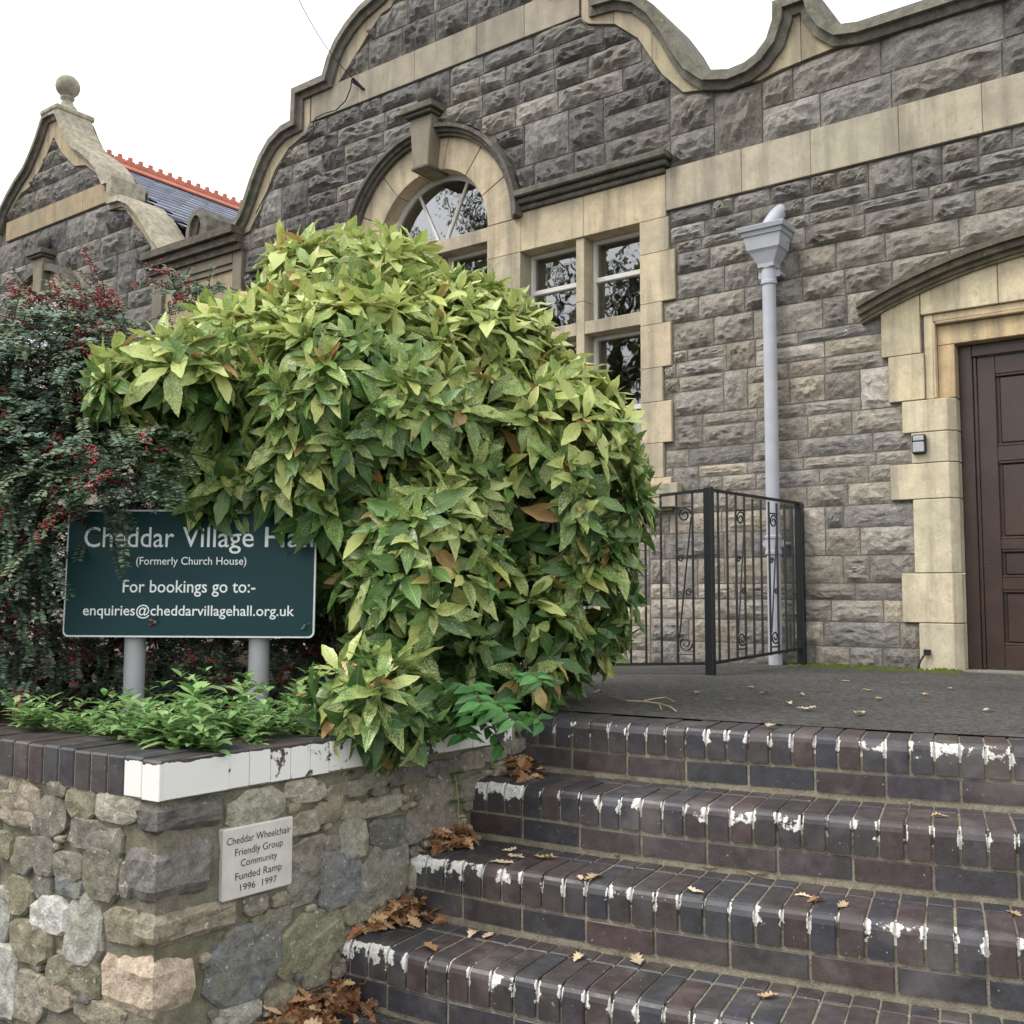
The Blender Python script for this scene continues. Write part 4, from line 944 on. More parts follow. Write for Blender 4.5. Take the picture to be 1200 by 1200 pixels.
def scroll(a, d, z0, z1):
    # a scroll panel between two bars: curls at the ends of a long diagonal
    H = z1-z0; w_ = .105; b = MB()
    def spiral(u, z, r, turns, s, a0_): return [a+d*(u+s*r*(1-.75*t/22)*math.cos(a0_+turns*2*math.pi*t/22))+ZU*(z+r*(1-.75*t/22)*math.sin(a0_+turns*2*math.pi*t/22)) for t in range(23)]
    b.tube(spiral(w_*.5, z1-.12, .045, 1.5, 1, 0), .005, 5); b.tube(spiral(w_*.5, z0+.12, .045, 1.5, -1, math.pi), .005, 5)
    b.tube([a+d*(w_*.92)+ZU*(z1-.13), a+d*(w_*.12)+ZU*(z0+.15)], .005, 5)
    for q, u in ((.62, .25), (.42, .72)): b.tube(spiral(w_*u, z0+H*q, .022, 1.3, 1, 0), .0045, 5)
    b.tube([a+ZU*(z1-.07), a+d*w_+ZU*(z1-.07)], .005, 5); b.tube([a+ZU*(z0+.06), a+d*w_+ZU*(z0+.06)], .005, 5)
    b.build('scroll', IRON, rail)
bz = .075
railbar(PC+ZU*(HT-.01), PL+ZU*(HT+fz(PL.x)-.01)); railbar(PC+ZU*bz, PL+ZU*(bz+fz(PL.x)))
railbar(PC+ZU*(HT-.01), PE+ZU*(HT-.045)); railbar(PC+ZU*bz, PE+ZU*(bz+.03))
n = 22
for i in range(1, n):
    x = PC.x-2.3*i/n; bar(Vector((x, PC.y, bz+fz(x))), Vector((x, PC.y, HT-.015+fz(x))))
for i0 in (1, 9): x = PC.x-2.3*(i0+1)/n; scroll(Vector((x, PC.y, 0)), Vector((1, 0, 0)), bz+fz(x), HT+fz(x)-.02)
n = 11
for i in range(1, n):
    p = PC.lerp(PE, i/n); bar(Vector((p.x, p.y, bz+.03*i/n)), Vector((p.x, p.y, HT-.015-.035*i/n)))
for i0 in (3, 7): p = PC.lerp(PE, i0/n); q = (PE-PC); q.z = 0; scroll(Vector((p.x, p.y, 0)), q.normalized(), bz+.01, HT-.04)
# ------------------------------------------------------------------ hall sign
def text_mesh(body, width, height=None, bold=0.0, ext=.0015, cond=None):
    cu = bpy.data.curves.new('t', 'FONT'); cu.body = body; cu.size = 1; cu.extrude = 0; cu.offset = bold; cu.resolution_u = 3
    ob = bpy.data.objects.new('t', cu); COL.objects.link(ob); dg = bpy.context.evaluated_depsgraph_get(); me = bpy.data.meshes.new_from_object(ob.evaluated_get(dg))
    vs_ = [v.co.copy() for v in me.vertices]; fs = [tuple(p.vertices) for p in me.polygons]
    bpy.data.objects.remove(ob); bpy.data.meshes.remove(me)
    x0, x1 = min(v.x for v in vs_), max(v.x for v in vs_); k = width/(x1-x0); ky = k if height is None else height/.71
    return [((v.x-(x0+x1)/2)*k, v.y*ky) for v in vs_], fs
def plate_text(name, body, o, ux_, uy_, un, cx, cy, width, height, mat, parent, bold=0):
    v2, fs = text_mesh(body, width, height, bold); b = MB(); n_ = len(v2)
    b.add([o+ux_*(cx+x)+uy_*(cy+y)+un*.0012 for x, y in v2], fs); return b.build(name, mat, parent, recalc=False)
DS = 3.98
c00, c10 = atd(73, 746, DS+.03), atd(368, 748, DS-.03)
sx = (c10-c00); sx.z = 0; SW = sx.length; sx.normalize(); sn = sx.cross(ZU).normalized(); sy = ZU.copy()
if sn.dot(EYEP-c00) < 0: sn = -sn
sy = (ZU-sn*.03).normalized()
SH = SW*148/296; so_ = (c00+c10)/2
sign = empty('hall_sign', (so_.x, so_.y, -.03), 'dark green hall sign on two grey posts among the shrubs', 'sign')
def plate(w0, w1, h0, h1, d0, d1, rad=.02):
    pts = []
    for cx_, cy_, a in ((w1-rad, h0+rad, -90), (w1-rad, h1-rad, 0), (w0+rad, h1-rad, 90), (w0+rad, h0+rad, 180)):
        for q in range(5): t = math.radians(a+q*22.5); pts.append((cx_+rad*math.cos(t), cy_+rad*math.sin(t)))
    n_ = len(pts); b = MB(); b.add([so_+sx*x+sy*y+sn*d0 for x, y in pts]+[so_+sx*x+sy*y+sn*d1 for x, y in pts], [tuple(range(n_)), tuple(range(2*n_-1, n_-1, -1))]+[(i, (i+1) % n_, (i+1) % n_+n_, i+n_) for i in range(n_)]); return b
bd = plate(-SW/2, SW/2, 0, SH, -.012, .0, .022).build('border', SIGNW, sign)
board = plate(-SW/2+.007, SW/2-.007, .007, SH-.007, -.010, .0025, .018).build('board', GREEN, sign)
so2 = so_+sn*.0025; kx = SW/295; Y0 = 747
for body, xc, yb, wd, hh, bo in (('Cheddar', 147.5, 643, 107, 24, .003), ('Village', 253, 643, 84, 24, .003), ('Hall', 336.5, 643, 57, 24, .003), ('(Formerly Church House)', 222, 663.5, 130, 9.2, .004), ('For bookings go to:-', 220.5, 695.5, 156, 14.5, .008), ('enquiries@cheddarvillagehall.org.uk', 220.5, 722, 248, 12.0, .008), ('al', 210, 740, 5, 4, 0)):
    if body == 'al': continue
    plate_text('lettering', body, so2, sx, sy, sn, (xc-220.5)*kx, (Y0-yb)*kx, wd*kx, hh*kx, SIGNW, board, bo)
for xc in (150, 298):
    p = so_+sx*((xc-220.5)*kx)-sn*.075; b = MB(); b.tube([(p.x, p.y, -.06), (p.x, p.y, p.z+SH*.93)], .041, 18); o = b.build('post', POSTG, sign); smooth_angle(o)
for zz in (.2, .8):
    b = MB(); q0 = so_-sx*(SW*.4)+sy*(SH*zz)-sn*.013; q1 = so_+sx*(SW*.4)+sy*(SH*zz)-sn*.013; b.tube([q0, q1], .008, 6); b.build('bracket', POSTG, sign)
# ------------------------------------------------------------------ wall plaque
pc = [onplane(x, y, WC, nA)+nA*.012 for x, y in ((255, 1056), (338, 1036), (339, 955), (258, 972))]
po = (pc[0]+pc[1])/2; pw = ((pc[1]-pc[0]).dot(dA)+(pc[2]-pc[3]).dot(dA))/2; phh = ((pc[3]-pc[0]).z+(pc[2]-pc[1]).z)/2
zc_ = (pc[0].z+pc[1].z)/2; po = WC+dA*((sum((p-WC).dot(dA) for p in pc))/4)+nA*.020; po.z = zc_
plq = empty('stone_plaque', po, 'pale engraved stone plaque set in the rubble wall', 'plaque')
b = MB(); vs_ = []
for d in (-.03, 0):
    for u, v in ((-.5, 0), (.5, 0), (.5, 1), (-.5, 1)): vs_.append(po+dA*(u*pw)+ZU*(v*phh)+nA*d)
b.add(vs_, [(0, 1, 2, 3), (7, 6, 5, 4), (0, 4, 5, 1), (1, 5, 6, 2), (2, 6, 7, 3), (3, 7, 4, 0)]); slab = b.build('slab', PLAQ, plq, bevel=.004)
for body, v, wd, hh in (('Cheddar Wheelchair', .775, .91, .105), ('Friendly Group', .605, .68, .105), ('Community', .445, .52, .10), ('Funded Ramp', .265, .66, .105), ('1996', .105, .21, .095), ('1997', .105, .21, .095)):
    plate_text('lettering', body, po, dA, ZU, nA, {'1996': -.155, '1997': .155}.get(body, 0)*pw, v*phh, wd*pw, hh*phh, INK, slab, -.004)
# ------------------------------------------------------------------ plants
def leaf_geo(L, W, fold=.18, droop=.25, serr=.05, seg=7, wav=.0, seed=0, shape=.85, twist=0):
    r = random.Random(seed); vs_, uv, fs = [], [], []
    for i in range(seg+1):
        t = i/seg; w_ = W*.5*(math.sin(math.pi*min(1, t**shape*1.0)) if 0 < t < 1 else 0)
        if .45 < t < 1 and serr: w_ *= 1+(serr if i % 2 else -serr)
        if t == 0: w_ = W*.03
        x = L*(t-.06*droop*t*t); z = -droop*L*t*t*.6; wv = wav*L*r.uniform(-1, 1); tw = twist*t
        for sg in (-1, 0, 1):
            if i == seg and sg: continue
            yy = sg*w_; zz = z+abs(sg)*fold*w_+(wv if sg else 0)
            vs_.append((x, yy*math.cos(tw)-(zz-z)*math.sin(tw), z+(zz-z)*math.cos(tw)+yy*math.sin(tw))); uv.append((t*1.0, sg*w_/W, seed*.37))
    for i in range(seg-1):
        a = i*3; fs += [(a, a+3, a+4, a+1), (a+1, a+4, a+5, a+2)]
    a = (seg-1)*3; fs += [(a, a+3, a+1), (a+1, a+3, a+2)]
    return vs_, fs, uv
def lmesh(name, g, mat):
    b = MB(); b.add(g[0], g[1]); b.uv = list(g[2]); return b.mesh(name, mat, smooth=True, recalc=False)
def frame(d, up):
    d = d.normalized(); s = up.cross(d)
    if s.length < 1e-4: s = Vector((1, 0, 0)).cross(d)
    s.normalize(); return Matrix((d, s, d.cross(s))).transposed()
class Mass:           # many leaves joined in one mesh, colours and leaf coordinates as attributes
    def __init__(s): s.v = []; s.f = []; s.c = []; s.u = []; s.n = 0
    def leaf(s, g, M3, p, k, col, seed=0):
        A = np.array(g[0])*k @ np.array(M3).T + np.array(p); s.v.append(A)
        s.f += [tuple(i+s.n for i in f) for f in g[1]]; n = len(A); s.c += [col]*n
        u = np.array(g[2]); u = u+np.array((0, 0, seed)); u[:, 0] += seed; s.u.append(u); s.n += n
    def build(s, name, mat, parent=None, kind='stuff'):
        b = MB(); b.v = [tuple(x) for x in np.concatenate(s.v)]; b.f = s.f; b.mi = [0]*len(s.f); b.col = s.c; b.uv = [tuple(x) for x in np.concatenate(s.u)]
        o = b.build(name, mat, parent, smooth=True, recalc=False)
        if kind: o['kind'] = kind
        return o
# ---- spotted laurel
rl = random.Random(42)
bush = empty('spotted_laurel', cw(-.35, 4.55, 0), 'large yellow-speckled spotted laurel shrub overhanging the coping', 'shrub')
LG_ = [leaf_geo(1, rl.uniform(.31, .42), rl.uniform(.1, .55), rl.uniform(-.1, .85), .07, 8, .022, i, rl.uniform(.74, .95), rl.uniform(-.7, .7)) for i in range(12)]
LM = [lmesh('leaf', g, LEAF) for g in LG_]
LOBES = [  # camera-heading frame: across, ahead, up, radii, share
    ((-.46, 4.75, 1.06), (.84, .90, .86), 270), ((-.72, 4.60, 1.70), (.44, .45, .42), 86), ((.16, 4.5, .96), (.40, .48, .52), 96), ((.27, 4.5, .52), (.24, .35, .36), 38), ((-1.04, 4.35, 1.36), (.40, .42, .36), 70),
    ((-1.32, 3.92, 1.28), (.26, .24, .16), 36), ((-.34, 4.0, .50), (.27, .35, .46), 60), ((-.46, 3.48, .11), (.20, .18, .13), 24), ((-.05, 4.25, .28), (.28, .33, .30), 40), ((-.78, 4.05, 1.0), (.22, .26, .22), 24), ((-.60, 4.1, 1.25), (.45, .4, .4), 70), ((-1.10, 4.22, 1.02), (.34, .30, .28), 50), ((-.24, 4.6, 1.55), (.36, .42, .32), 56)]
leaves = []       # (score, p, M3, k, proto, col)
def inside(P, skip, f=.86):
    for j, (c, r, n) in enumerate(LOBES):
        if j != skip and sum(((P[i]-c[i])/(r[i]*f))**2 for i in range(3)) < 1: return True
    return False
def rosette(P, N, up_f, inner):
    Pw = cw(*P); Nw = c2w(N).normalized(); ax = (Nw+ZU*rl.uniform(.15, .6)+Vector((rl.uniform(-.3, .3), rl.uniform(-.3, .3), rl.uniform(-.2, .2)))).normalized()
    nl = rl.randint(7, 10); az0 = rl.uniform(0, 6.3); s0 = ax.orthogonal().normalized(); s1 = ax.cross(s0)
    size = rl.uniform(.135, .195)*(.85 if inner else 1); expo = max(0, min(1, .42+.55*Nw.z+(P[2]-.95)*.42))  # exposed leaves grow yellower; darker low leaves also carry painted-in shade
    ros_y = rl.uniform(-.10, .16)
    for j in range(nl):
        t = (j+.5)/nl; az = az0+j*2.4+rl.uniform(-.25, .25); th = math.radians(18+78*t**.8+rl.uniform(-10, 10))
        d = ax*math.cos(th)+(s0*math.cos(az)+s1*math.sin(az))*math.sin(th); d = (d-ZU*(.12+.30*t)*rl.uniform(.5, 1.3)).normalized()
        k = size*(.55+.55*t)*rl.uniform(.85, 1.15); upv = (ax-d*ax.dot(d)); upv = (upv+Vector((rl.uniform(-.3, .3), rl.uniform(-.3, .3), rl.uniform(-.1, .3)))).normalized()
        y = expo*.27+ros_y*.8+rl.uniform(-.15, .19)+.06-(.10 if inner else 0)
        g = [lin(70, 102, 54), lin(94, 126, 66), lin(114, 142, 76)][min(2, int(rl.random()*1.1+expo*2.0))]  # darker greens low down: part variegation, part shade put into the colour
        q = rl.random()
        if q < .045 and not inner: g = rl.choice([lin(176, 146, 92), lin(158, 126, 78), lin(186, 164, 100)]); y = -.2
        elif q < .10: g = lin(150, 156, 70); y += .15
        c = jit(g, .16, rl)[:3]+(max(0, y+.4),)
        p = Pw+d*(.012+.02*t); pxx, pyy, dd = topix(p+d*k*.5)
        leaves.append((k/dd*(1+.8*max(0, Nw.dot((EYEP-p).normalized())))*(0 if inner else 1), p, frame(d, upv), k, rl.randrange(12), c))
for li, (c, r, n) in enumerate(LOBES):
    cnt = 0; tries = 0
    while cnt < n and tries < n*12:
        tries += 1; v = Vector((rl.gauss(0, 1), rl.gauss(0, 1), rl.gauss(0, 1))).normalized()
        if v.y > .45: continue
        k = rl.uniform(.86, 1.03); P = (c[0]+v.x*r[0]*k, c[1]+v.y*r[1]*k, c[2]+v.z*r[2]*k)
        if P[2] < .0 and li != 7: continue
        if inside(P, li): continue
        N = (v.x/r[0], v.y/r[1], v.z/r[2]); rosette(P, N, v.z, False); cnt += 1
    for i in range(int(n*.8)):
        v = Vector((rl.gauss(0, 1), rl.gauss(0, 1), rl.gauss(0, 1))).normalized(); k = rl.uniform(.35, .82)
        P = (c[0]+v.x*r[0]*k, c[1]+v.y*r[1]*k, max(.03, c[2]+v.z*r[2]*k)); rosette(P, (v.x, v.y-.3, v.z), v.z, True)
leaves.sort(key=lambda q: -q[0]); mass = Mass()
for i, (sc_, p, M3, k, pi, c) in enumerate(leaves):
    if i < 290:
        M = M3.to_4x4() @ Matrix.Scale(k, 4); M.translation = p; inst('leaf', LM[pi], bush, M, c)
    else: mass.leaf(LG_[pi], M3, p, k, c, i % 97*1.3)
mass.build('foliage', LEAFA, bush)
def limb(b, p0, p1, r0, r1, wob, rnd, n=6):
    p0, p1 = Vector(p0), Vector(p1); pts = []
    for i in range(n+1):
        t = i/n; pts.append(p0.lerp(p1, t)+Vector((rnd.uniform(-1, 1), rnd.uniform(-1, 1), rnd.uniform(-.5, .5)))*wob*math.sin(math.pi*t))
    b.tube(pts, [r0+(r1-r0)*i/n for i in range(n+1)], 6)
    return pts
b = MB(); base = [(-.35, 4.6, -.03), (-.2, 4.7, -.03), (-.55, 4.6, -.03), (-.1, 4.5, -.03), (-.7, 4.5, -.03)]
for li, (c, r, n) in enumerate(LOBES):
    for q in range(max(3, n//16)):
        v = Vector((rl.gauss(0, 1), rl.gauss(0, 1), abs(rl.gauss(0, 1)))).normalized(); e = (c[0]+v.x*r[0]*.8, c[1]+v.y*r[1]*.8, c[2]+v.z*r[2]*.8); s = rl.choice(base)
        limb(b, cw(s[0]+rl.uniform(-.12, .12), s[1]+rl.uniform(-.1, .1), s[2]), cw(*e), rl.uniform(.012, .022), .004, .12, rl)
b.build('branches', BARK, bush, smooth=True)
# ---- cotoneaster: arching sprays of tiny leaves with red berries
def cotoneaster(name, label, specs, seed, berry=.05):
    r = random.Random(seed); root = empty(name, cw(-1.9, 4.6, -.03), label, 'shrub'); ms = Mass(); bb = MB(); st = MB(); tiny = leaf_geo(1, .6, .2, .2, 0, 2, 0, 3)
    ico = [(0, 0, 1), (.9, 0, 0), (0, .9, 0), (-.9, 0, 0), (0, -.9, 0), (0, 0, -1)]; icf = [(0, 1, 2), (0, 2, 3), (0, 3, 4), (0, 4, 1), (5, 2, 1), (5, 3, 2), (5, 4, 3), (5, 1, 4)]
    for (x0, x1, y0, y1, d0, d1, n, ln, out, tint) in specs:
        for _ in range(int(n*2.8)):
            p = atd(r.uniform(x0, x1), r.uniform(y0, y1), r.uniform(d0, d1)); L = ln*r.uniform(.6, 1.25)
            dirv = (c2w((r.uniform(-.7, .7), -r.uniform(.2, 1.0), r.uniform(.1, .9)*out))).normalized(); pts = [p.copy()]; nst = max(8, int(L/.011)); stp = L/nst
            for i in range(nst):
                dirv = (dirv+Vector((0, 0, -1))*(2.6*stp/ln*.45)+Vector((r.uniform(-1, 1), r.uniform(-1, 1), r.uniform(-1, 1)))*.05).normalized(); pts.append(pts[-1]+dirv*stp)
            st.tube(pts[::6]+[pts[-1]], .0018, 3, False)
            cl = r.choice([lin(88, 114, 92), lin(104, 128, 106), lin(78, 104, 82), lin(110, 128, 96)]) if tint == 0 else r.choice([lin(122, 92, 80), lin(112, 104, 80), lin(98, 108, 82)])
            bz_ = r.random() < (.12 if tint == 0 else .35)
            for i in range(1, len(pts)):
                t = (pts[i]-pts[i-1]).normalized(); sd_ = t.cross(ZU)
                sd_ = sd_.normalized() if sd_.length > .1 else Vector((1, 0, 0))
                for sg in (-1, 1):
                    if r.random() < .12: continue
                    d = (sd_*sg+t*.35+Vector((r.uniform(-.5, .5), r.uniform(-.5, .5), r.uniform(-.3, .6)))).normalized()
                    ms.leaf(tiny, frame(d, (ZU-CF*.5+Vector((r.uniform(-.5, .5),)*3)).normalized()), pts[i], r.uniform(.019, .029), jit(cl, .25, r))
                if bz_ and i % 3 == 0 and r.random() < berry*14:
                    for q in range(r.randint(4, 9)):
                        c = pts[i]+Vector((r.gauss(0, .6), r.gauss(0, .6), r.gauss(-.3, .6)))*.020-CF*.012; rad = r.uniform(.0050, .0075); bb.add([c+Vector(v)*rad for v in ico], icf)
    ms.build('foliage', SMALLA, root); o = bb.build('berries', BERRY, root, smooth=True, recalc=False); o['kind'] = 'stuff'
    for q in range(16): limb(st, cw(-1.9+r.uniform(-.4, .4), 4.7+r.uniform(-.2, .2), -.04), cw(-1.9+r.uniform(-.8, .8), 4.5+r.uniform(-.3, .3), r.uniform(.6, 1.5)), .018, .005, .1, r)
    st.build('branches', BARK, root, recalc=False); return root
cotoneaster('cotoneaster', 'dark cotoneaster shrub with tiny leaves and red berries behind the sign', [
    (-120, 150, 385, 500, 4.15, 4.8, 190, .40, .6, 0), (-120, 130, 470, 620, 4.05, 4.6, 190, .42, .4, 0), (-120, 62, 600, 780, 4.0, 4.5, 130, .36, .3, 0), (100, 245, 400, 540, 4.25, 4.7, 90, .30, .7, 0),
    (75, 215, 500, 585, 3.72, 3.90, 34, .17, .3, 0), (150, 300, 440, 600, 4.3, 4.8, 60, .3, .6, 0), (20, 130, 350, 390, 4.3, 4.7, 22, .20, 1.6, 1), (200, 250, 340, 370, 4.5, 4.9, 14, .2, 1.2, 0), (60, 460, 600, 830, 4.3, 5.0, 330, .34, .6, 0), (-160, 40, 740, 830, 3.9, 4.3, 30, .2, .4, 0)], 77)
# ---- low leafy ground cover behind the coping
rg = random.Random(8); ms = Mass(); SG = [leaf_geo(1, .46, .3, .6, 0, 5, .03, i) for i in range(4)]; st = MB()
def sprig(p, h, nl, k, cols, lean):
    d = (ZU+lean+Vector((rg.uniform(-.4, .4), rg.uniform(-.4, .4), 0))).normalized(); az = rg.uniform(0, 6); q = Vector(p)
    for i in range(nl):
        t = (i+1)/nl; pos = q+d*h*t; d = (d+lean*.12).normalized()
        for sg in (0, math.pi):
            a = az+i*1.57+sg; dd = (Vector((math.cos(a), math.sin(a), rg.uniform(.1, .9)+.5*(t > .8)))).normalized(); ms.leaf(SG[rg.randrange(4)], frame(dd, ZU), pos, k*rg.uniform(.7, 1.2)*(1-.35*(t > .85)), jit(rg.choice(cols), .18, rg))
    st.tube([q, q+d*h], .002, 4, False)
GC = [lin(116, 152, 88), lin(132, 166, 102), lin(96, 134, 76), lin(150, 176, 116)]
for i in range(150):
    u = rg.uniform(-.05, 1.0); w_ = rg.uniform(.16, .62); p = WC+dB*u-nB*w_; p.z = .01 if w_ < .23 else -.03
    sprig(p, rg.uniform(.04, .14), rg.randint(3, 5), rg.uniform(.045, .075), GC, nB*.25 if w_ < .3 else Vector((0, 0, 0)))
for i in range(130):
    u = rg.uniform(.12, .95); w_ = rg.uniform(.12, .62); p = WC+dA*u-nA*w_; p.z = .01 if w_ < .23 else -.03
    sprig(p, rg.uniform(.06, .24), rg.randint(3, 6), rg.uniform(.05, .085), GC, nA*.25 if w_ < .3 else Vector((0, 0, 0)))
for (x, y) in ((215, 868), (205, 855), (235, 850), (150, 850), (178, 858), (300, 845), (120, 858), (85, 850), (262, 852), (330, 850), (20, 850), (50, 846)):
    p = onz(x, y+8, ZC); sprig(p-CF*-.02, .07, 5, .045, GC, (EYEP-p).normalized()*.8)
o = ms.build('ground_cover', GLEAFA); o['label'] = 'fresh green leafy ground cover filling the bed behind the coping'
# dry trailing stems by the street coping
# ---- broad green seedling shrub spilling over the coping beside the steps
rk = random.Random(31); P0 = onz(560, 850, .02)
sh = empty('trailing_shrub', P0-nA*.12, 'bright green trailing shrub spilling over the white coping', 'shrub', )
SGm = [lmesh('leaf', leaf_geo(1, .42, .22, .35, .03, 6, .015, 20+i), GLEAF) for i in range(4)]; st = MB(); nlv = 0
for i in range(22):
    x0, y0 = rk.uniform(490, 610), rk.uniform(795, 850); s = onz(x0, 850, .01)-nA*rk.uniform(.0, .14); s.z = rk.uniform(0, .14); d = (nA*rk.uniform(.3, 1)+dA*rk.uniform(-.6, .6)+ZU*rk.uniform(.1, .7)).normalized(); q = s.copy(); pts = [s.copy()]
    L = rk.uniform(.14, .30)
    for j in range(7):
        q = q+d*L/7; d = (d-ZU*.22).normalized(); pts.append(q.copy())
        for sg in (-1, 1):
            a = (d.cross(ZU).normalized()*sg+d*.4+Vector((rk.uniform(-.3, .3),)*3)+ZU*.15*(j % 2)).normalized(); M = frame(a, (ZU*.8+nA*.5).normalized()).to_4x4() @ Matrix.Scale(rk.uniform(.055, .095), 4); M.translation = q
            inst('leaf', SGm[rk.randrange(4)], sh, M, jit(rk.choice([lin(62, 112, 52), lin(76, 126, 62), lin(50, 92, 46)]), .15, rk)[:3]+(0,)); nlv += 1
    st.tube(pts, .0022, 4, False)
st.build('stems', BARK, sh, recalc=False)
p0 = onplane(532, 968, WC, nA)+nA*.02; p1 = onplane(528, 905, WC, nA)+nA*.02
wd_ = empty('wall_seedling', p0, 'thin green seedling growing from the wall corner above the leaf litter', 'plant')
b = MB(); b.tube([p0, p0.lerp(p1, .5)+nA*.01, p1], .0025, 5); b.build('stem', GLEAF, wd_, color=lin(128, 140, 84))
for t, sg in ((.45, 1), (.5, -1), (.75, 1), (.85, -1), (1, 1), (1, -1), (.98, 1.4), (.15, 1)):
    a = (dA*sg+nA*.6+ZU*.15).normalized(); M = frame(a, ZU).to_4x4() @ Matrix.Scale(rk.uniform(.04, .06), 4); M.translation = p0.lerp(p1, t); inst('leaf', SGm[rk.randrange(4)], wd_, M, jit(lin(70, 110, 54), .15, rk)[:3]+(0,))
# ------------------------------------------------------------------ fallen oak leaves
def oak(seed):
    r = random.Random(seed); n = 11; out = []; W = .30
    for i in range(n):
        t = i/(n-1); w_ = W*math.sin(math.pi*min(1, .08+t*.9)**.9)*(1 if i % 2 else .52)*r.uniform(.85, 1.1); out.append((t, w_))
    vs_, uv, fs = [], [], []; curl = r.uniform(.2, .9); bend = r.uniform(-.5, .5)
    for t, w_ in out:
        for sg in (-1, 0, 1): vs_.append((t-.5, sg*w_, abs(sg)*w_*curl*(1+.5*math.sin(t*7+seed))+bend*(t-.5)**2+.02)); uv.append((t, sg*w_, seed*.31))
    for i in range(n-1): a = i*3; fs += [(a, a+3, a+4, a+1), (a+1, a+4, a+5, a+2)]
    m0 = min(v[2] for v in vs_); vs_ = [(x, y, z-m0) for x, y, z in vs_]
    return vs_, fs, uv
OG = [oak(i) for i in range(6)]; OM = [lmesh('fallen_leaf', g, DRY) for g in OG]; ro = random.Random(19)
TANS = [lin(196, 176, 146), lin(208, 190, 160), lin(182, 156, 122), lin(150, 112, 80), lin(176, 150, 118)]
SL = {3: [(555,1095),(573,1096),(505,1112),(652,1099),(678,1123),(708,1112),(747,1127),(900,1168),(888,1139)], 2: [(597,997),(605,1005),(587,1011),(640,1006),(695,1028),(680,1030),(723,1002),(835,1018),(815,1045),(942,1050),(957,1056),(987,1062),(890,1025),(1177,1055),(1187,1070),(1027,1039)],
      1: [(1000,934),(1067,940),(1102,957),(1132,942),(628,911)], 0: [(903,850),(1008,836),(1030,819),(925,824),(895,812),(938,814),(817,812),(1083,814),(1160,832),(1017,809),(1113,807),(945,831),(880,806),(1060,800),(990,798),(700,812),(855,820)]}
for k, lst in SL.items():
    for x, y in lst:
        small = k == 0 and y < 830; p = onz(x, y, -k*DZ+(.012 if k == 0 else .0025)); s_ = ro.uniform(.05, .085)*(.75 if small else 1)
        M = Matrix.Translation(p) @ Matrix.Rotation(ro.uniform(0, 6.28), 4, 'Z') @ Matrix.Rotation(ro.uniform(-.12, .12), 4, 'X') @ Matrix.Scale(s_, 4)
        o = inst('fallen_leaf', OM[ro.randrange(6)], None, M, jit(ro.choice(TANS), .15, ro)[:3]+(0,))
        nm = {0: 'landing tarmac', 1: 'tread just below the landing', 2: 'middle tread of the steps', 3: 'lowest tread of the steps'}[k]
        tag(o, 'single dry %s leaf lying on the %s' % ('brown' if o.color[0] < .42 else 'pale tan', nm), 'leaf', 'dry leaves scattered on the steps and landing')
BRN = [lin(150, 104, 70), lin(170, 126, 88), lin(132, 88, 60), lin(186, 150, 112), lin(112, 74, 52), lin(196, 168, 134)]
def pile(spots, z, n, label, hgt):
    ms = Mass()
    for i in range(n):
        x, y, sx_, sy_ = ro.choice(spots); dx, dy = ro.gauss(0, .5), ro.gauss(0, .5); p = onz(x+dx*sx_, y+dy*sy_, z)
        # keep off the wall face
        e = (p-WC).dot(nA)
        if e < .015: p += nA*(.015-e+ro.uniform(0, .03))
        p.z = z+.004+hgt*max(0, 1-(dx*dx+dy*dy))*ro.random()
        R = Matrix.Rotation(ro.uniform(0, 6.28), 3, 'Z') @ Matrix.Rotation(ro.uniform(-.9, .9), 3, 'X') @ Matrix.Rotation(ro.uniform(-.6, .6), 3, 'Y')
        ms.leaf(OG[ro.randrange(6)], R, p, ro.uniform(.045, .08), jit(ro.choice(BRN), .2, ro), ro.uniform(0, 9))
    o = ms.build('leaf_litter', DRYA); o['label'] = label; return o
pile([(470, 1078, 50, 14), (445, 1082, 40, 12), (492, 1072, 30, 10)], -3*DZ, 120, 'heap of brown oak leaves on the lowest tread against the wall', .07)
pile([(530, 988, 34, 9), (515, 992, 30, 8)], -2*DZ, 90, 'heap of brown oak leaves on the second tread against the wall', .06)
pile([(608, 906, 26, 7), (620, 900, 20, 6)], -DZ, 60, 'heap of brown oak leaves on the third tread by the wall end', .05)
pile([(385, 1188, 55, 20), (360, 1200, 40, 20), (410, 1180, 40, 14), (340, 1215, 50, 20)], ZG, 190, 'heap of brown oak leaves on the ground below the steps', .09)
# twig on the landing
b = MB(); tw = [onz(x, y, .016) for x, y in ((716, 816), (735, 821), (752, 822), (772, 824), (785, 828), (792, 833))]; b.tube(tw, .0035, 5); b.tube([tw[2], onz(765, 819, .02), onz(780, 817, .016), onz(790, 822, .014)], .0025, 5); b.tube([tw[3], onz(775, 831, .016)], .002, 5)
tag(b.build('twig', m_plain('pale_twig', lin(176, 160, 132), .8, .2)), 'pale forked twig lying on the tarmac behind the top step', 'twig')
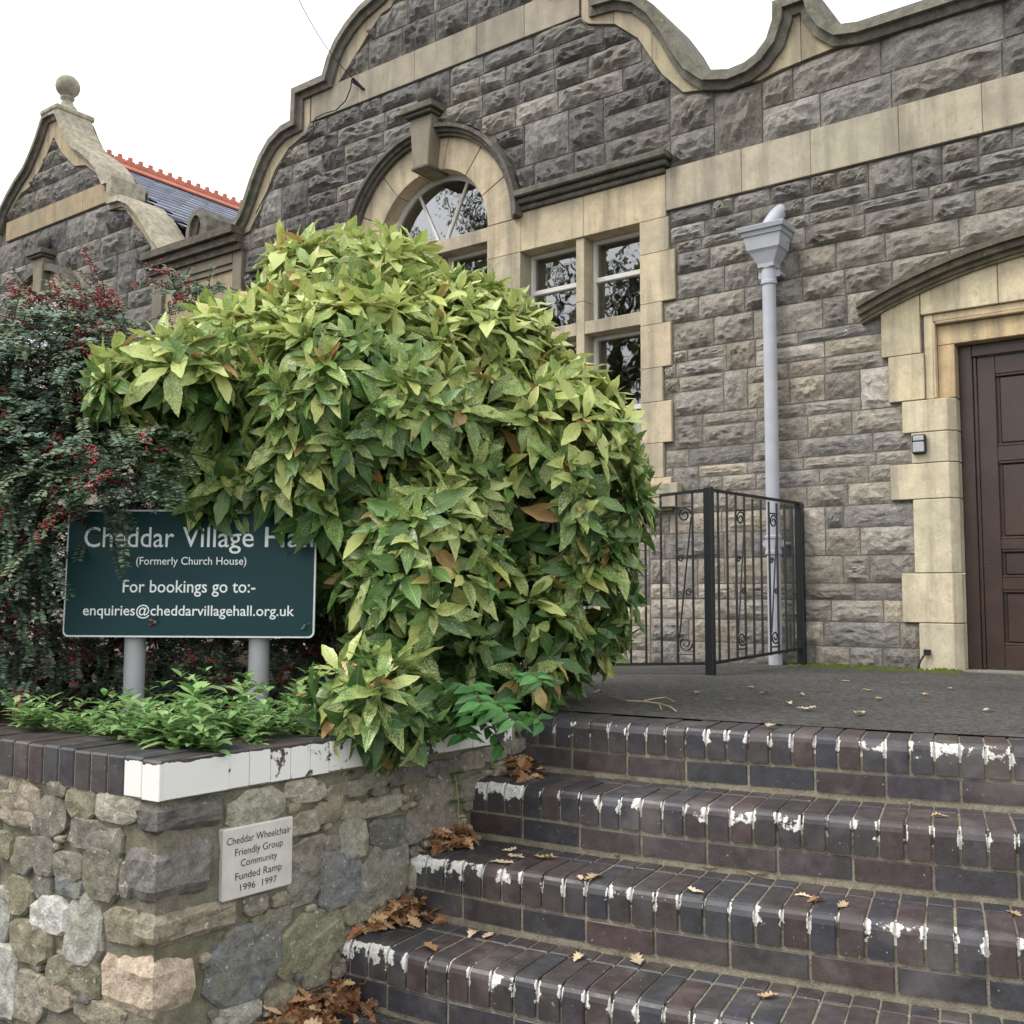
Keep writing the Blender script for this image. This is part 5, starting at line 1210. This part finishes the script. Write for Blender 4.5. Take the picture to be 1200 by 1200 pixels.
# moss along the foot of the hall wall
b = MB(); rm = random.Random(4)
for i in range(1500):
    x = rm.uniform(-2.55, -1.5)
    if mnoise.noise(Vector((x*6, 3, 0))) < .05 and rm.random() < .85: continue
    x = x; t = rm.random()**1.6; y = FY-.03-(.22+.2*mnoise.noise(Vector((x*4, 1, 7))))*t*(1-abs(x+2.05)/.75*.5); z = land_z(x, y); h = rm.uniform(.006, .02)*(1.2-t); r_ = rm.uniform(.008, .02)
    b.add([(x+r_*math.cos(q*1.257), y+r_*math.sin(q*1.257), z-.002) for q in range(5)]+[(x, y, z+h)], [(q, (q+1) % 5, 5) for q in range(5)])
o = b.build('moss', m_plain('green_moss', lin(78, 88, 38), .95, .1, .35, 40, .6), smooth=True, recalc=False); o['kind'] = 'stuff'; o['label'] = 'green moss along the foot of the hall wall'
# ------------------------------------------------------------------ overhead cable
A_ = ony(413, 92, FY-.12); B_ = A_+ (atd(360, -20, 7.6)-A_)*2.2
cb = empty('overhead_cable', A_, 'thin black overhead cable fixed to the near gable by a bracket', 'cable')
b = MB(); pts = [A_.lerp(B_, i/14)-ZU*(.25*math.sin(math.pi*i/14)) for i in range(15)]; b.tube(pts, .0035, 5); b.build('span', BLACKP, cb)
b = MB(); e1 = ony(425, 104, FY-.03); b.tube([A_, e1], .014, 6); b.tube([A_+Vector((0, 0, -.03)), e1+Vector((.03, 0, -.02))], .01, 6); b.build('bracket', BLACKP, cb)
b = MB(); lp = [ony(x, y, FY-.065) for x, y in ((412, 94), (411, 103), (405, 118), (394, 129), (380, 133), (370, 138), (367, 146), (368, 155), (360, 163), (345, 172), (332, 187), (318, 215), (300, 250))]; b.tube([A_]+lp, .006, 5); b.build('drop_wire', BLACKP, cb)
# ------------------------------------------------------------------ street trees across the road (seen mirrored in the windows)
def tree(x, y, h, seed, label):
    r = random.Random(seed); root = empty('street_tree', (x, y, ZG), label, 'tree', 'trees across the road'); t = MB(); tips = []
    trunk = limb(t, (x, y, ZG-.1), (x+r.uniform(-.3, .3), y, h*.5), .28, .16, .2, r, 8)
    for i in range(16):
        s = trunk[r.randint(3, 8)]; a = r.uniform(0, 6.28); e = s+Vector((math.cos(a)*r.uniform(1.2, 3), math.sin(a)*r.uniform(1.2, 3), r.uniform(.8, h*.48))); p = limb(t, s, e, .09, .02, .35, r); tips += p[3:]
        for q in range(4): s2 = p[r.randint(2, 6)]; e2 = s2+Vector((r.uniform(-1.2, 1.2), r.uniform(-1.2, 1.2), r.uniform(-.2, 1.2))); tips += limb(t, s2, e2, .03, .008, .15, r, 4)[2:]
    t.build('trunk', BARK, root, smooth=True); ms = Mass(); g = leaf_geo(1, .6, .2, .2, 0, 3, 0, 1)
    for i in range(5200):
        p = r.choice(tips)+Vector((r.gauss(0, .28), r.gauss(0, .28), r.gauss(0, .25))); d = Vector((r.gauss(0, 1), r.gauss(0, 1), r.gauss(0, 1))).normalized(); ms.leaf(g, frame(d, Vector((r.gauss(0, 1), r.gauss(0, 1), 1)).normalized()), p, r.uniform(.10, .17), jit(lin(84, 92, 48), .3, r))
    ms.build('crown', GLEAFA, root)
tree(-10.5, -4.6, 11, 1, 'bare-trunked street tree across the road, nearer the hall door'); tree(-16.5, -5.5, 13, 2, 'taller street tree across the road, farther along from the door')
